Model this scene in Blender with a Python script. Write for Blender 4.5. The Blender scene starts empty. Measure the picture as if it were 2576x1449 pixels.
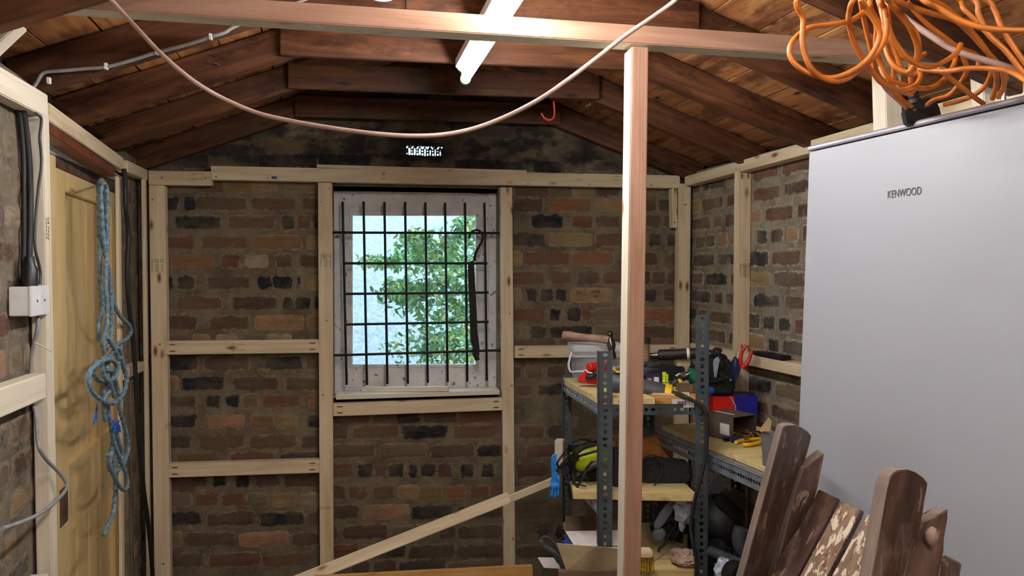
import bpy, bmesh, math, random
from mathutils import Vector, Matrix, noise as mn
S = bpy.context.scene
C = S.collection
rnd = random.Random(7)
V = Vector
def R(d): return math.radians(d)
def lin(c):
    return tuple(((x/255)/12.92 if x/255 <= .04045 else ((x/255+.055)/1.055)**2.4) for x in c)

# ------------------------------------------------------------------ camera, world, exposure
F = 1950.0; W_, H_ = 2576.0, 1449.0
YAW, PIT, CZ = R(9.0), R(1.13), 1.5
CAM = V((0, 0, CZ))
fh = V((math.sin(YAW), math.cos(YAW), 0)); RT = V((math.cos(YAW), -math.sin(YAW), 0)); UPZ = V((0, 0, 1))
FW = fh*math.cos(PIT) - UPZ*math.sin(PIT); UP = UPZ*math.cos(PIT) + fh*math.sin(PIT)
cd = bpy.data.cameras.new('camera'); cam = bpy.data.objects.new('camera', cd); C.objects.link(cam)
cd.sensor_width = 36; cd.lens = F/W_*36; cd.clip_start = .05; cd.clip_end = 200
cam.matrix_world = Matrix(((RT.x, UP.x, -FW.x, 0), (RT.y, UP.y, -FW.y, 0), (RT.z, UP.z, -FW.z, CZ), (0, 0, 0, 1)))
S.camera = cam
S.view_settings.view_transform = 'Standard'; S.view_settings.look = 'None'
S.view_settings.gamma = 1; S.view_settings.use_curve_mapping = False
S.view_settings.exposure = 0.95
wd = bpy.data.worlds.new('world'); S.world = wd; wd.use_nodes = True
bg = wd.node_tree.nodes['Background']; bg.inputs[0].default_value = (.58, .80, 1, 1); bg.inputs[1].default_value = 2.1
TUBE_STRENGTH, FILL_TUBE_STRENGTH = 74.0, 100.0  # second value is for the added fitting out of view

# ------------------------------------------------------------------ points on planes
def ray(px, py): return (FW + RT*((px-W_/2)/F) + UP*(-(py-H_/2)/F))
def W(px, py, d): return CAM + ray(px, py)*d
def B(px, z, d):
    yc = (z-CZ+d*math.sin(PIT))/math.cos(PIT)
    return CAM + FW*d + RT*((px-W_/2)/F*d) + UP*yc
def hit(px, py, p0, n):
    r = ray(px, py); return CAM + r*((p0-CAM).dot(n)/r.dot(n))
def depth(p): return (p-CAM).dot(FW)
YF, YB = 3.58, 3.64                      # face of the back frame, face of the back bricks
cL = V((-1.034, 3.58, 0)); dL = V((math.sin(R(-6.6)), math.cos(R(-6.6)), 0)); nL = V((dL.y, -dL.x, 0))
cR = V((1.405, 3.58, 0)); dR = V((math.sin(R(-4.8)), math.cos(R(-4.8)), 0)); nR = V((-dR.y, dR.x, 0))
NB = V((0, -1, 0))
def PB(px, py, off=0): return hit(px, py, V((0, YF-off, 0)), NB)
def PL(px, py, off=0): return hit(px, py, cL+nL*off, nL)
def PR(px, py, off=0): return hit(px, py, cR+nR*off, nR)

# ------------------------------------------------------------------ materials
MT = {}
class NT:
    def __init__(s, name):
        s.m = bpy.data.materials.new(name); s.m.use_nodes = True; s.t = s.m.node_tree; s.n = s.t.nodes
        s.p = s.n['Principled BSDF']; MT[name] = s.m
    def node(s, k, **kw):
        n = s.n.new(k)
        for a, b in kw.items(): setattr(n, a, b)
        return n
    def l(s, a, b): s.t.links.new(a, b)
    def coord(s, scale=(1, 1, 1), rand=True, kind='Object'):
        tc = s.node('ShaderNodeTexCoord'); mp = s.node('ShaderNodeMapping'); mp.inputs['Scale'].default_value = scale
        if rand:
            oi = s.node('ShaderNodeObjectInfo'); mu = s.node('ShaderNodeMath', operation='MULTIPLY'); mu.inputs[1].default_value = 37
            s.l(oi.outputs['Random'], mu.inputs[0]); s.l(mu.outputs[0], mp.inputs['Location'])
        s.l(tc.outputs[kind], mp.inputs['Vector']); return mp.outputs[0]
    def noise(s, co, scale, detail=4, rough=.6, dist=0):
        n = s.node('ShaderNodeTexNoise'); n.inputs['Scale'].default_value = scale; n.inputs['Detail'].default_value = detail
        n.inputs['Roughness'].default_value = rough; n.inputs['Distortion'].default_value = dist
        s.l(co, n.inputs['Vector']); return n.outputs['Fac']
    def ramp(s, fac, stops, interp='LINEAR'):
        r = s.node('ShaderNodeValToRGB'); cr = r.color_ramp; cr.interpolation = interp
        while len(cr.elements) < len(stops): cr.elements.new(.5)
        for e, (p, c) in zip(cr.elements, stops):
            e.position = p; e.color = (c, c, c, 1) if isinstance(c, (int, float)) else (*lin(c), 1)
        s.l(fac, r.inputs[0]); return r.outputs[0]
    def mix(s, fac, a, b, mode='MIX'):
        m = s.node('ShaderNodeMix', data_type='RGBA', blend_type=mode)
        for v, i in ((fac, 0), (a, 6), (b, 7)):
            if isinstance(v, (int, float)): m.inputs[i].default_value = v
            elif isinstance(v, tuple): m.inputs[i].default_value = (*lin(v), 1)
            else: s.l(v, m.inputs[i])
        return m.outputs[2]
    def math(s, op, a, b=0, c=None):
        m = s.node('ShaderNodeMath', operation=op)
        for i, v in enumerate((a, b, c)):
            if v is None: continue
            if isinstance(v, (int, float)): m.inputs[i].default_value = v
            else: s.l(v, m.inputs[i])
        return m.outputs[0]
    def bump(s, h, strength=.3, dist=.01):
        b = s.node('ShaderNodeBump'); b.inputs['Strength'].default_value = strength; b.inputs['Distance'].default_value = dist
        s.l(h, b.inputs['Height']); s.l(b.outputs[0], s.p.inputs['Normal'])
    def base(s, c):
        if isinstance(c, tuple): s.p.inputs['Base Color'].default_value = (*lin(c), 1)
        else: s.l(c, s.p.inputs['Base Color'])
    def set(s, rough=.6, metal=0, spec=.5):
        s.p.inputs['Roughness'].default_value = rough; s.p.inputs['Metallic'].default_value = metal
        s.p.inputs['Specular IOR Level'].default_value = spec

def plain(name, rgb, rough=.6, metal=0, var=.12, scale=30, bump=.1, spec=.5, dark=None):
    t = NT(name); co = t.coord(); f = t.noise(co, scale, 5)
    lo = dark or tuple(int(x*(1-var*1.6)) for x in rgb); hi = tuple(min(255, int(x*(1+var))) for x in rgb)
    t.base(t.ramp(f, [(.3, lo), (.55, rgb), (.8, hi)])); t.set(rough, metal, spec)
    if bump: t.bump(f, bump, .004)
    return t.m

def wood(name, a, b, c, knot=(120, 75, 40), grain=90, rough=.62, knots=True, bump=.15, stain=None, stretch=2.2):
    t = NT(name)
    co = t.coord((stretch, 26, 26)); f = t.noise(co, 1.0, 6, .62, .8)
    co2 = t.coord((1.2, grain*1.6, grain*1.6)); g = t.noise(co2, 1, 3, .6)
    col = t.ramp(f, [(.25, a), (.5, b), (.75, c)])
    col = t.mix(.35, col, t.ramp(g, [(.35, .72), (.7, 1.0)]), 'MULTIPLY')
    big = t.noise(t.coord((2, 5, 5)), 1, 3)
    col = t.mix(.4, col, t.ramp(big, [(.3, .8), (.7, 1.0)]), 'MULTIPLY')
    if knots:
        vo = t.node('ShaderNodeTexVoronoi'); vo.inputs['Scale'].default_value = 1; t.l(t.coord((9, 24, 20)), vo.inputs['Vector'])
        k = t.ramp(vo.outputs['Distance'], [(.10, 1.0), (.2, .45), (.3, 0.0)])
        sp = t.node('ShaderNodeSeparateColor'); t.l(vo.outputs['Color'], sp.inputs[0])
        k = t.math('MULTIPLY', k, t.math('GREATER_THAN', sp.outputs[0], .74))
        col = t.mix(k, col, knot)
    if stain:
        sn = t.noise(t.coord((4, 9, 9)), 1.3, 5, .7)
        col = t.mix(t.ramp(sn, [(.48, 0.0), (.62, .85)]), col, stain)
    t.base(col); t.set(rough, 0, .35); t.bump(g, bump, .002)
    return t.m
wood('pine', (206, 180, 142), (230, 209, 174), (240, 224, 196))
wood('pine_white', (222, 205, 180), (236, 224, 203), (243, 234, 218), knots=True, knot=(170, 130, 95))
wood('sawn_warm_tint', (140, 101, 80), (163, 122, 99), (180, 143, 120), knots=False, grain=150, rough=.85, bump=.6)  # sawn timber face, warm bounce light put into its pink
wood('old_rafter', (54, 31, 20), (90, 53, 31), (126, 80, 47), knot=(40, 18, 10), rough=.55, stain=(52, 26, 16), bump=.3)
wood('old_board', (116, 70, 40), (168, 110, 66), (204, 148, 96), knot=(44, 22, 12), rough=.6, stain=(92, 54, 34), bump=.35, stretch=1.5)
wood('decking', (190, 165, 105), (222, 198, 140), (236, 216, 164), knot=(140, 95, 50), grain=40)
wood('plank_end', (170, 120, 60), (196, 146, 82), (214, 170, 104), grain=60)
wood('dusty_wood', (168, 158, 140), (192, 182, 164), (205, 196, 180), knots=False)
wood('hammer_wood', (122, 94, 76), (160, 128, 106), (182, 152, 130), knots=False, rough=.5)
# creamy yellow door paint, worn
t = NT('yellow_paint'); co = t.coord((3, 3, .7)); f = t.noise(co, 4, 6, .65)
col = t.ramp(f, [(.3, (208, 174, 114)), (.55, (228, 197, 138)), (.8, (236, 211, 158))])
ch = t.noise(t.coord((9, 9, 3)), 6, 6, .7); col = t.mix(t.ramp(ch, [(.70, 0.0), (.73, .8)]), col, (140, 92, 46))
t.base(col); t.set(.45); t.bump(ch, .2, .003)
t = NT('white_paint'); co = t.coord(); f = t.noise(co, 9, 6, .65)
col = t.ramp(f, [(.3, (196, 190, 190)), (.55, (222, 217, 216)), (.8, (234, 231, 230))])
vo = t.node('ShaderNodeTexNoise'); vo.inputs['Scale'].default_value = 38; vo.inputs['Detail'].default_value = 8; t.l(co, vo.inputs['Vector'])
col = t.mix(t.ramp(vo.outputs['Fac'], [(.64, 0.0), (.68, .85)]), col, (92, 78, 72)); t.base(col); t.set(.5); t.bump(vo.outputs['Fac'], .5, .004)
# bench paint: brown stain spattered with paint drips
t = NT('spattered_brown'); co = t.coord((1.6, 8, 8)); f = t.noise(co, 2, 6, .65)
col = t.ramp(f, [(.3, (42, 28, 23)), (.55, (74, 50, 40)), (.75, (110, 86, 74))])
s1 = t.noise(t.coord((14, 30, 30)), 1.2, 4, .6, .6); col = t.mix(t.ramp(s1, [(.61, 0.0), (.65, .7)]), col, (150, 126, 108))
s2 = t.noise(t.coord((6, 12, 12)), 1.5, 5, .7); col = t.mix(t.ramp(s2, [(.5, 0.0), (.75, .6)]), col, (148, 124, 112))
t.base(col); t.set(.5); t.bump(s1, .4, .004)
t = NT('dusty_edge'); co = t.coord((1.6, 8, 8)); f = t.noise(co, 2, 6, .65)
col = t.ramp(f, [(.3, (80, 67, 59)), (.55, (120, 103, 91)), (.75, (152, 136, 122))])
s1 = t.noise(t.coord((10, 30, 30)), 1.2, 5, .7, .6); col = t.mix(t.ramp(s1, [(.62, 0.0), (.7, .7)]), col, (188, 172, 156))
t.base(col); t.set(.7); t.bump(s1, .4, .004)
t = NT('spattered_pale'); co = t.coord((1.6, 8, 8)); f = t.noise(co, 2, 6, .65)
col = t.ramp(f, [(.3, (88, 62, 46)), (.55, (134, 108, 86)), (.75, (168, 146, 122))])
s1 = t.noise(t.coord((22, 40, 40)), 1.2, 4, .6, .6); col = t.mix(t.ramp(s1, [(.53, 0.0), (.56, .9)]), col, (212, 196, 174))
s2 = t.noise(t.coord((9, 20, 20)), 2, 5, .7); col = t.mix(t.ramp(s2, [(.57, 0.0), (.6, .8)]), col, (92, 50, 34))
t.base(col); t.set(.55); t.bump(s1, .4, .004)
# brick: every brick carries its own fired colour; lime mortar smeared over the arrises
def brick_mat(name, mort1, mort2, lo=.2, hi=.5, dark_from=None, halo=.35):
    t = NT(name); co = t.coord(rand=False)
    at = t.node('ShaderNodeAttribute', attribute_name='bcol'); ed = t.node('ShaderNodeAttribute', attribute_name='edge')
    n1 = t.noise(co, 46, 8, .72, .6); n2 = t.noise(co, 9, 6, .65); n3 = t.noise(co, 110, 6, .75); n5 = t.noise(co, 3.2, 5, .6)
    nh = t.noise(t.coord((4, 4, 30), rand=False), 1.5, 6, .7, .5)
    e = t.math('ADD', ed.outputs['Fac'], t.math('MULTIPLY', t.math('SUBTRACT', n1, .5), 1.7))
    e = t.math('ADD', e, t.math('MULTIPLY', t.math('SUBTRACT', n2, .5), 3.2))
    onb = t.ramp(ed.outputs['Fac'], [(.0, 0.0), (.07, 1.0)])
    m = t.math('MULTIPLY', t.ramp(e, [(lo, 0.0), (hi, 1.0)]), onb)
    mort = t.mix(t.ramp(n2, [(.35, 0.0), (.65, 1.0)]), mort1, mort2)
    mort = t.mix(.6, mort, t.ramp(n5, [(.3, .62), (.7, 1.0)]), 'MULTIPLY')
    mort = t.mix(.6, mort, t.ramp(n3, [(.3, .55), (.75, 1.0)]), 'MULTIPLY')
    pale = tuple(min(255, int(x*1.24)) for x in mort1)
    mort = t.mix(t.ramp(t.noise(co, 21, 7, .75, 1.0), [(.54, 0.0), (.74, .55)]), mort, pale)
    bc = t.mix(.85, at.outputs['Color'], t.ramp(nh, [(.30, .48), (.48, .88), (.68, 1.0)]), 'MULTIPLY')
    bc = t.mix(t.ramp(nh, [(.55, 0.0), (.75, .4)]), bc, (150, 112, 76))
    bc = t.mix(.75, bc, t.ramp(n3, [(.28, .25), (.44, 1.0)]), 'MULTIPLY')
    bc = t.mix(t.ramp(t.noise(co, 5, 7, .72), [(.40, 0.0), (.70, .85)]), bc, mort2)
    # broken rim of pale lime where the pointing has feathered out
    rim = t.ramp(e, [(lo-.12, 0.0), (lo+.03, 1.0), (hi+.02, .7), (hi+.16, 0.0)])
    rim = t.math('MULTIPLY', rim, t.ramp(t.noise(co, 9, 5, .7), [(.42, 0.0), (.66, halo*1.7)])); rim = t.math('MULTIPLY', rim, onb)
    col = t.mix(m, mort, bc); col = t.mix(rim, col, pale)
    if dark_from:  # bricks darkened to near black above this height
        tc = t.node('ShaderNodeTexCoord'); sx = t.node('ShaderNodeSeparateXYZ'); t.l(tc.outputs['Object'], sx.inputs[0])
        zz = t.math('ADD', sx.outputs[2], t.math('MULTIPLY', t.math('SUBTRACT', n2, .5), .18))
        sm = t.ramp(t.math('MULTIPLY', zz, .4), [(dark_from*.4-.012, 0.0), (dark_from*.4+.012, .86)])
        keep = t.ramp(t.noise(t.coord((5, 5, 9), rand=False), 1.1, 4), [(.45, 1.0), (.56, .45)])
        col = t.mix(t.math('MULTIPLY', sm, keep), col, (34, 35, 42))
    t.base(col); t.set(.9, 0, .2)
    h = t.math('ADD', t.math('MULTIPLY', n1, .6), t.math('MULTIPLY', n3, .5)); t.bump(h, .8, .012)
brick_mat('back_bricks', (156, 141, 116), (116, 102, 83), .10, .46, dark_from=1.99, halo=.55)
brick_mat('right_bricks', (182, 170, 148), (138, 125, 107), .25, .6, halo=.6)
brick_mat('left_bricks', (158, 144, 124), (114, 102, 90), .4, 1.0, halo=.3)
plain('concrete', (120, 116, 110), .9, var=.2, scale=6, bump=.4)
plain('felt', (24, 22, 24), .95, var=.3)
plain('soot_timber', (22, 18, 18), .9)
plain('fridge_silver', (158, 160, 167), .45, .1, var=.02, scale=900, bump=.02)
plain('fridge_trim', (160, 157, 168), .35, .3, var=.02, bump=0)
plain('white_plastic', (232, 232, 234), .35, var=.02, bump=0)
plain('black_plastic', (24, 24, 26), .42, var=.15, bump=0)
plain('black_rubber', (30, 29, 30), .55, var=.2, bump=.1)
plain('black_fabric', (40, 39, 40), .95, var=.35, scale=60, bump=.5)
plain('leather_tan', (186, 116, 52), .6, var=.2, scale=18, bump=.3)
plain('iron_black', (20, 20, 22), .5, .4, var=.3, bump=.1)
plain('rusty_iron', (46, 38, 36), .8, .3, var=.35, scale=50, bump=.5)
plain('steel', (150, 148, 146), .35, .9, var=.15, bump=.05)
plain('bright_steel', (176, 188, 210), .3, .2, var=.2, bump=.1)
plain('dark_steel', (84, 74, 68), .3, .9, var=.3, bump=.1)
plain('brass', (172, 146, 96), .35, .85, var=.1, bump=0)
plain('slotted_grey', (72, 80, 84), .5, .25, var=.12, scale=20, bump=.05)
plain('slotted_bright', (150, 160, 176), .35, .6, var=.12, scale=20, bump=.05)
plain('orange_cable', (204, 114, 36), .42, var=.08, bump=0)
plain('pink_cable', (172, 142, 130), .5, var=.06, bump=0)
plain('grey_cable', (150, 150, 152), .5, var=.08, bump=0)
plain('blue_rope', (118, 144, 160), .9, var=.25, scale=90, bump=.5)
plain('blue_glove', (42, 132, 214), .45, var=.15, bump=.1)
plain('grey_glove', (58, 60, 64), .8, var=.2, bump=.3)
plain('red_plastic', (206, 36, 26), .4, var=.1, bump=0)
plain('red_hook', (200, 44, 40), .45, var=.1, bump=0)
plain('blue_print', (34, 38, 158), .35, var=.06, bump=0)
plain('red_print', (222, 30, 28), .35, var=.06, bump=0)
plain('brown_card', (112, 88, 68), .8, var=.15, scale=14, bump=.05)
plain('dark_card', (92, 76, 66), .6, var=.2, scale=14, bump=.05)
plain('pale_card', (212, 190, 148), .85, var=.08, scale=14, bump=.05)
plain('white_card', (214, 206, 206), .8, var=.06, scale=14, bump=.02)
plain('yellow_plastic', (240, 196, 30), .42, var=.08, bump=0)
plain('lime_plastic', (206, 224, 40), .42, var=.08, bump=0)
plain('green_plastic', (28, 118, 92), .45, var=.1, bump=0)
plain('blue_plastic', (26, 92, 200), .4, var=.1, bump=0)
plain('tool_grey', (70, 72, 76), .5, var=.1, bump=.05)
plain('yellow_bristle', (196, 158, 34), .8, var=.2, scale=80, bump=.4)
plain('white_bag', (200, 208, 230), .35, var=.12, scale=20, bump=.6)
plain('ink', (40, 36, 32), .8, var=.05, bump=0)
plain('pocket_brown', (132, 96, 56), .8, bump=0)
plain('faint_ink', (104, 90, 76), .8, var=.05, bump=0)
plain('dark_lintel', (112, 58, 36), .5, var=.15, scale=12, bump=.1)
plain('transom_highlight', (204, 212, 232), .3, .1, var=.06, bump=0)  # pale blue-white base colour imitates a highlight streak
plain('bare_brown', (96, 66, 50), .8, var=.3, scale=20, bump=.4)
plain('blue_navy', (28, 36, 78), .5, var=.1, bump=0)
plain('render_wall', (214, 220, 222), .95, var=.10, scale=42, bump=1.0)
plain('leaf', (126, 172, 108), .6, var=.3, scale=5, bump=0)
plain('leaf_yellow', (206, 210, 120), .6, var=.3, scale=5, bump=0)
plain('bark', (86, 70, 54), .9, var=.2)
plain('drywall_dust', (178, 150, 132), .95, var=.2, scale=14, bump=.4)
def glassy(name, rgb, rough, alpha, tint=1.0):
    t = NT(name); tr = t.node('ShaderNodeBsdfTransparent'); tr.inputs[0].default_value = (*[tint*x for x in lin(rgb)], 1)
    gl = t.node('ShaderNodeBsdfGlossy'); gl.inputs['Roughness'].default_value = rough
    mx = t.node('ShaderNodeMixShader'); mx.inputs[0].default_value = alpha
    t.l(tr.outputs[0], mx.inputs[1]); t.l(gl.outputs[0], mx.inputs[2])
    t.l(mx.outputs[0], t.n['Material Output'].inputs[0])
glassy('window_glass', (246, 250, 252), .03, .06)
def hazy(name, rgb, amt):
    t = NT(name); t.base(rgb); t.set(.3); tr = t.node('ShaderNodeBsdfTransparent'); mx = t.node('ShaderNodeMixShader')
    mx.inputs[0].default_value = amt; t.l(tr.outputs[0], mx.inputs[1]); t.l(t.p.outputs[0], mx.inputs[2])
    t.l(mx.outputs[0], t.n['Material Output'].inputs[0])
hazy('clear_plastic', (226, 232, 240), .24)
hazy('clear_lid', (232, 236, 244), .42)
hazy('smoky_plastic', (120, 120, 126), .5)
hazy('clear_bag', (196, 200, 226), .62)
for nm, st in (('tube_glow', TUBE_STRENGTH), ('fill_tube_glow', FILL_TUBE_STRENGTH)):
    t = NT(nm); em = t.node('ShaderNodeEmission'); em.inputs[0].default_value = (1, .985, .95, 1); em.inputs[1].default_value = st
    t.l(em.outputs[0], t.n['Material Output'].inputs[0])

# ------------------------------------------------------------------ mesh helpers
def mesh_obj(name, bm, mat, parent=None, smooth=False, matrix=None, origin=None):
    if origin is not None: bmesh.ops.translate(bm, verts=bm.verts, vec=-origin)
    bmesh.ops.recalc_face_normals(bm, faces=bm.faces)
    me = bpy.data.meshes.new(name); bm.to_mesh(me); bm.free()
    if smooth:
        for p in me.polygons: p.use_smooth = True
        try: me.set_sharp_from_angle(angle=R(40))
        except Exception: pass
    o = bpy.data.objects.new(name, me); C.objects.link(o)
    for m in (mat if isinstance(mat, (list, tuple)) else [mat]): me.materials.append(MT[m])
    if matrix is not None: o.matrix_world = matrix
    elif origin is not None and parent is None: o.location = origin
    if parent is not None: o.parent = parent
    return o
def thing(name, label, cat, loc, group=None):
    o = bpy.data.objects.new(name, None); C.objects.link(o); o.location = loc; o.empty_display_size = .05
    o['label'] = label; o['category'] = cat
    if group: o['group'] = group
    return o
def tag(o, label, cat, group=None):
    o['label'] = label; o['category'] = cat
    if group: o['group'] = group
    return o
def struct(o): o['kind'] = 'structure'; return o
def part(root, name, bm, mat, smooth=False, label=None, under=None):
    """mesh in world coordinates hung under root (or under another part of it)"""
    o = mesh_obj(name, bm, mat, under or root, smooth, origin=V(root.location))
    if label: o['label'] = label
    return o
def single(name, label, cat, bm, mat, origin, smooth=False, group=None):
    return tag(mesh_obj(name, bm, mat, None, smooth, origin=V(origin)), label, cat, group)
def box(bm, c, x, y, z, M=None, bev=0):
    """box of half axes given by vectors x,y,z (full lengths) centred at c"""
    vs = [bm.verts.new(V(c)+V(x)*(a/2)+V(y)*(b/2)+V(z)*(e/2)) for a in (-1, 1) for b in (-1, 1) for e in (-1, 1)]
    fs = [bm.faces.new([vs[i] for i in q]) for q in ((0, 1, 3, 2), (4, 6, 7, 5), (0, 4, 5, 1), (2, 3, 7, 6), (0, 2, 6, 4), (1, 5, 7, 3))]
    if bev:
        es = list({e for f in fs for e in f.edges})
        bmesh.ops.bevel(bm, geom=es, offset=bev, segments=2, affect='EDGES')
    return fs
def cbox(bm, c, sx, sy, sz, rz=0, bev=.002, tilt=None):
    """box standing with its base centre at c, axes along the camera's right/forward turned by rz"""
    M = Matrix.Rotation(rz-YAW, 3, 'Z')
    if tilt: M = M @ Matrix.Rotation(tilt[0], 3, 'X') @ Matrix.Rotation(tilt[1], 3, 'Y')
    x, y, z = M @ V((1, 0, 0)), M @ V((0, 1, 0)), M @ V((0, 0, 1))
    box(bm, V(c)+z*(sz/2), x*sx, y*sy, z*sz, bev=bev)
def bar(bm, a, b, w, h, up=UPZ, bev=0):
    a, b = V(a), V(b); x = (b-a).normalized(); z = (V(up)-x*V(up).dot(x)).normalized(); y = z.cross(x)
    box(bm, (a+b)/2, b-a, y*w, z*h, bev=bev)
def ringv(bm, c, x, y, r, n): return [bm.verts.new(c+x*(r*math.cos(2*math.pi*k/n))+y*(r*math.sin(2*math.pi*k/n))) for k in range(n)]
def axes(d):
    d = V(d).normalized(); a = V((0, 0, 1)) if abs(d.z) < .9 else V((1, 0, 0)); x = a.cross(d).normalized(); return x, d.cross(x), d
def cyl(bm, a, b, r0, r1=None, n=16, cap=True):
    a, b = V(a), V(b); r1 = r0 if r1 is None else r1; x, y, d = axes(b-a)
    A, Bv = ringv(bm, a, x, y, r0, n), ringv(bm, b, x, y, r1, n)
    for k in range(n): bm.faces.new((A[k], A[(k+1) % n], Bv[(k+1) % n], Bv[k]))
    if cap: bm.faces.new(A[::-1]); bm.faces.new(Bv)
def lathe(bm, a, d, prof, n=20):
    """profile [(distance along d, radius)]"""
    x, y, d = axes(d); prev = None
    for s, r in prof:
        cur = ringv(bm, V(a)+d*s, x, y, max(r, .0002), n)
        if prev:
            for k in range(n): bm.faces.new((prev[k], prev[(k+1) % n], cur[(k+1) % n], cur[k]))
        else: bm.faces.new(cur[::-1])
        prev = cur
    bm.faces.new(prev)
def smooth_pts(pts, k=6):
    pts = [V(p) for p in pts]; out = []
    P = [pts[0]*2-pts[1]]+pts+[pts[-1]*2-pts[-2]]
    for i in range(1, len(P)-2):
        p0, p1, p2, p3 = P[i-1:i+3]
        for j in range(k):
            u = j/k; out.append(.5*((2*p1)+(p2-p0)*u+(2*p0-5*p1+4*p2-p3)*u*u+(3*p1-p0-3*p2+p3)*u**3))
    out.append(pts[-1]); return out
def tube(bm, pts, r, n=10, k=6, strand=0, taper=None, sm=True, flat=1.0):
    P = smooth_pts(pts, k) if sm else [V(p) for p in pts]
    if strand:                                    # even steps so the lay of the rope stays regular
        Q = [P[0]]; step = r*.7
        for a, b in zip(P, P[1:]):
            L = (b-a).length
            for q in range(1, max(1, int(L/step))+1): Q.append(a+(b-a)*(q/max(1, int(L/step))))
        P = Q
    x = None; prev = None; s = 0
    for i, p in enumerate(P):
        d = (P[min(i+1, len(P)-1)]-P[max(i-1, 0)])
        if d.length < 1e-7: continue
        d.normalize()
        if x is None: x = axes(d)[0]
        x = (x-d*x.dot(d)); x = x.normalized() if x.length > 1e-6 else axes(d)[0]
        y = d.cross(x)
        if i: s += (P[i]-P[i-1]).length
        rr = r if taper is None else r*taper(i/(len(P)-1))
        cur = []
        for q in range(n):
            th = 2*math.pi*q/n; f = 1
            if strand: f = .70+.38*abs(math.cos(1.5*(th-s/(r*2.0))))
            cur.append(bm.verts.new(p+x*(rr*f*math.cos(th))+y*(rr*f*flat*math.sin(th))))
        if prev:
            for q in range(n): bm.faces.new((prev[q], prev[(q+1) % n], cur[(q+1) % n], cur[q]))
        else: bm.faces.new(cur[::-1])
        prev = cur
    bm.faces.new(prev)
def ball(bm, c, rx, ry=None, rz=None, n=16, jit=0, seed=0, rot=None, sub=3):
    ry = ry or rx; rz = rz or rx
    g = bmesh.ops.create_icosphere(bm, subdivisions=sub, radius=1)
    M = rot or Matrix.Identity(3)
    for v in g['verts']:
        f = 1+(jit*mn.noise(v.co*1.9+V((seed, seed*1.7, 0)))+jit*.6*mn.noise(v.co*4.5+V((seed, 0, seed))) if jit else 0)
        v.co = V(c)+M @ V((v.co.x*rx*f, v.co.y*ry*f, v.co.z*rz*f))
def prism(bm, pts, off, bev=0):
    """closed polygon (world points) extruded by the vector off"""
    A = [bm.verts.new(V(p)) for p in pts]; Bv = [bm.verts.new(V(p)+V(off)) for p in pts]
    fs = [bm.faces.new(A), bm.faces.new(Bv[::-1])]
    n = len(pts)
    for k in range(n): fs.append(bm.faces.new((A[k], Bv[k], Bv[(k+1) % n], A[(k+1) % n])))
    if bev: bmesh.ops.bevel(bm, geom=list({e for f in fs for e in f.edges}), offset=bev, segments=2, affect='EDGES')
def text_mesh(s, size, depth_=.0002):
    cu = bpy.data.curves.new('txt', 'FONT'); cu.body = s; cu.size = size; cu.extrude = depth_; cu.align_x = 'CENTER'; cu.align_y = 'CENTER'
    o = bpy.data.objects.new('txt', cu); C.objects.link(o); bpy.context.view_layer.update()
    me = bpy.data.meshes.new_from_object(o.evaluated_get(bpy.context.evaluated_depsgraph_get()))
    bpy.data.objects.remove(o); bpy.data.curves.remove(cu); return me
def text_on(name, s, size, at, xdir, ydir, mat, parent=None, sx=1, proud=.0006):
    """flat lettering at world point, reading along xdir"""
    x = V(xdir).normalized(); y = (V(ydir)-x*V(ydir).dot(x)).normalized(); z = x.cross(y)
    me = text_mesh(s, size); me.materials.append(MT[mat])
    M = Matrix(((x.x*sx, y.x, z.x, at.x), (x.y*sx, y.y, z.y, at.y), (x.z*sx, y.z, z.z, at.z), (0, 0, 0, 1)))
    M.translation = V(at)+z*proud
    if parent is not None:
        bpy.context.view_layer.update(); M = parent.matrix_world.inverted() @ M
    me.transform(M)
    o = bpy.data.objects.new(name, me); C.objects.link(o)
    if parent is not None: o.parent = parent
    return o

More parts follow.
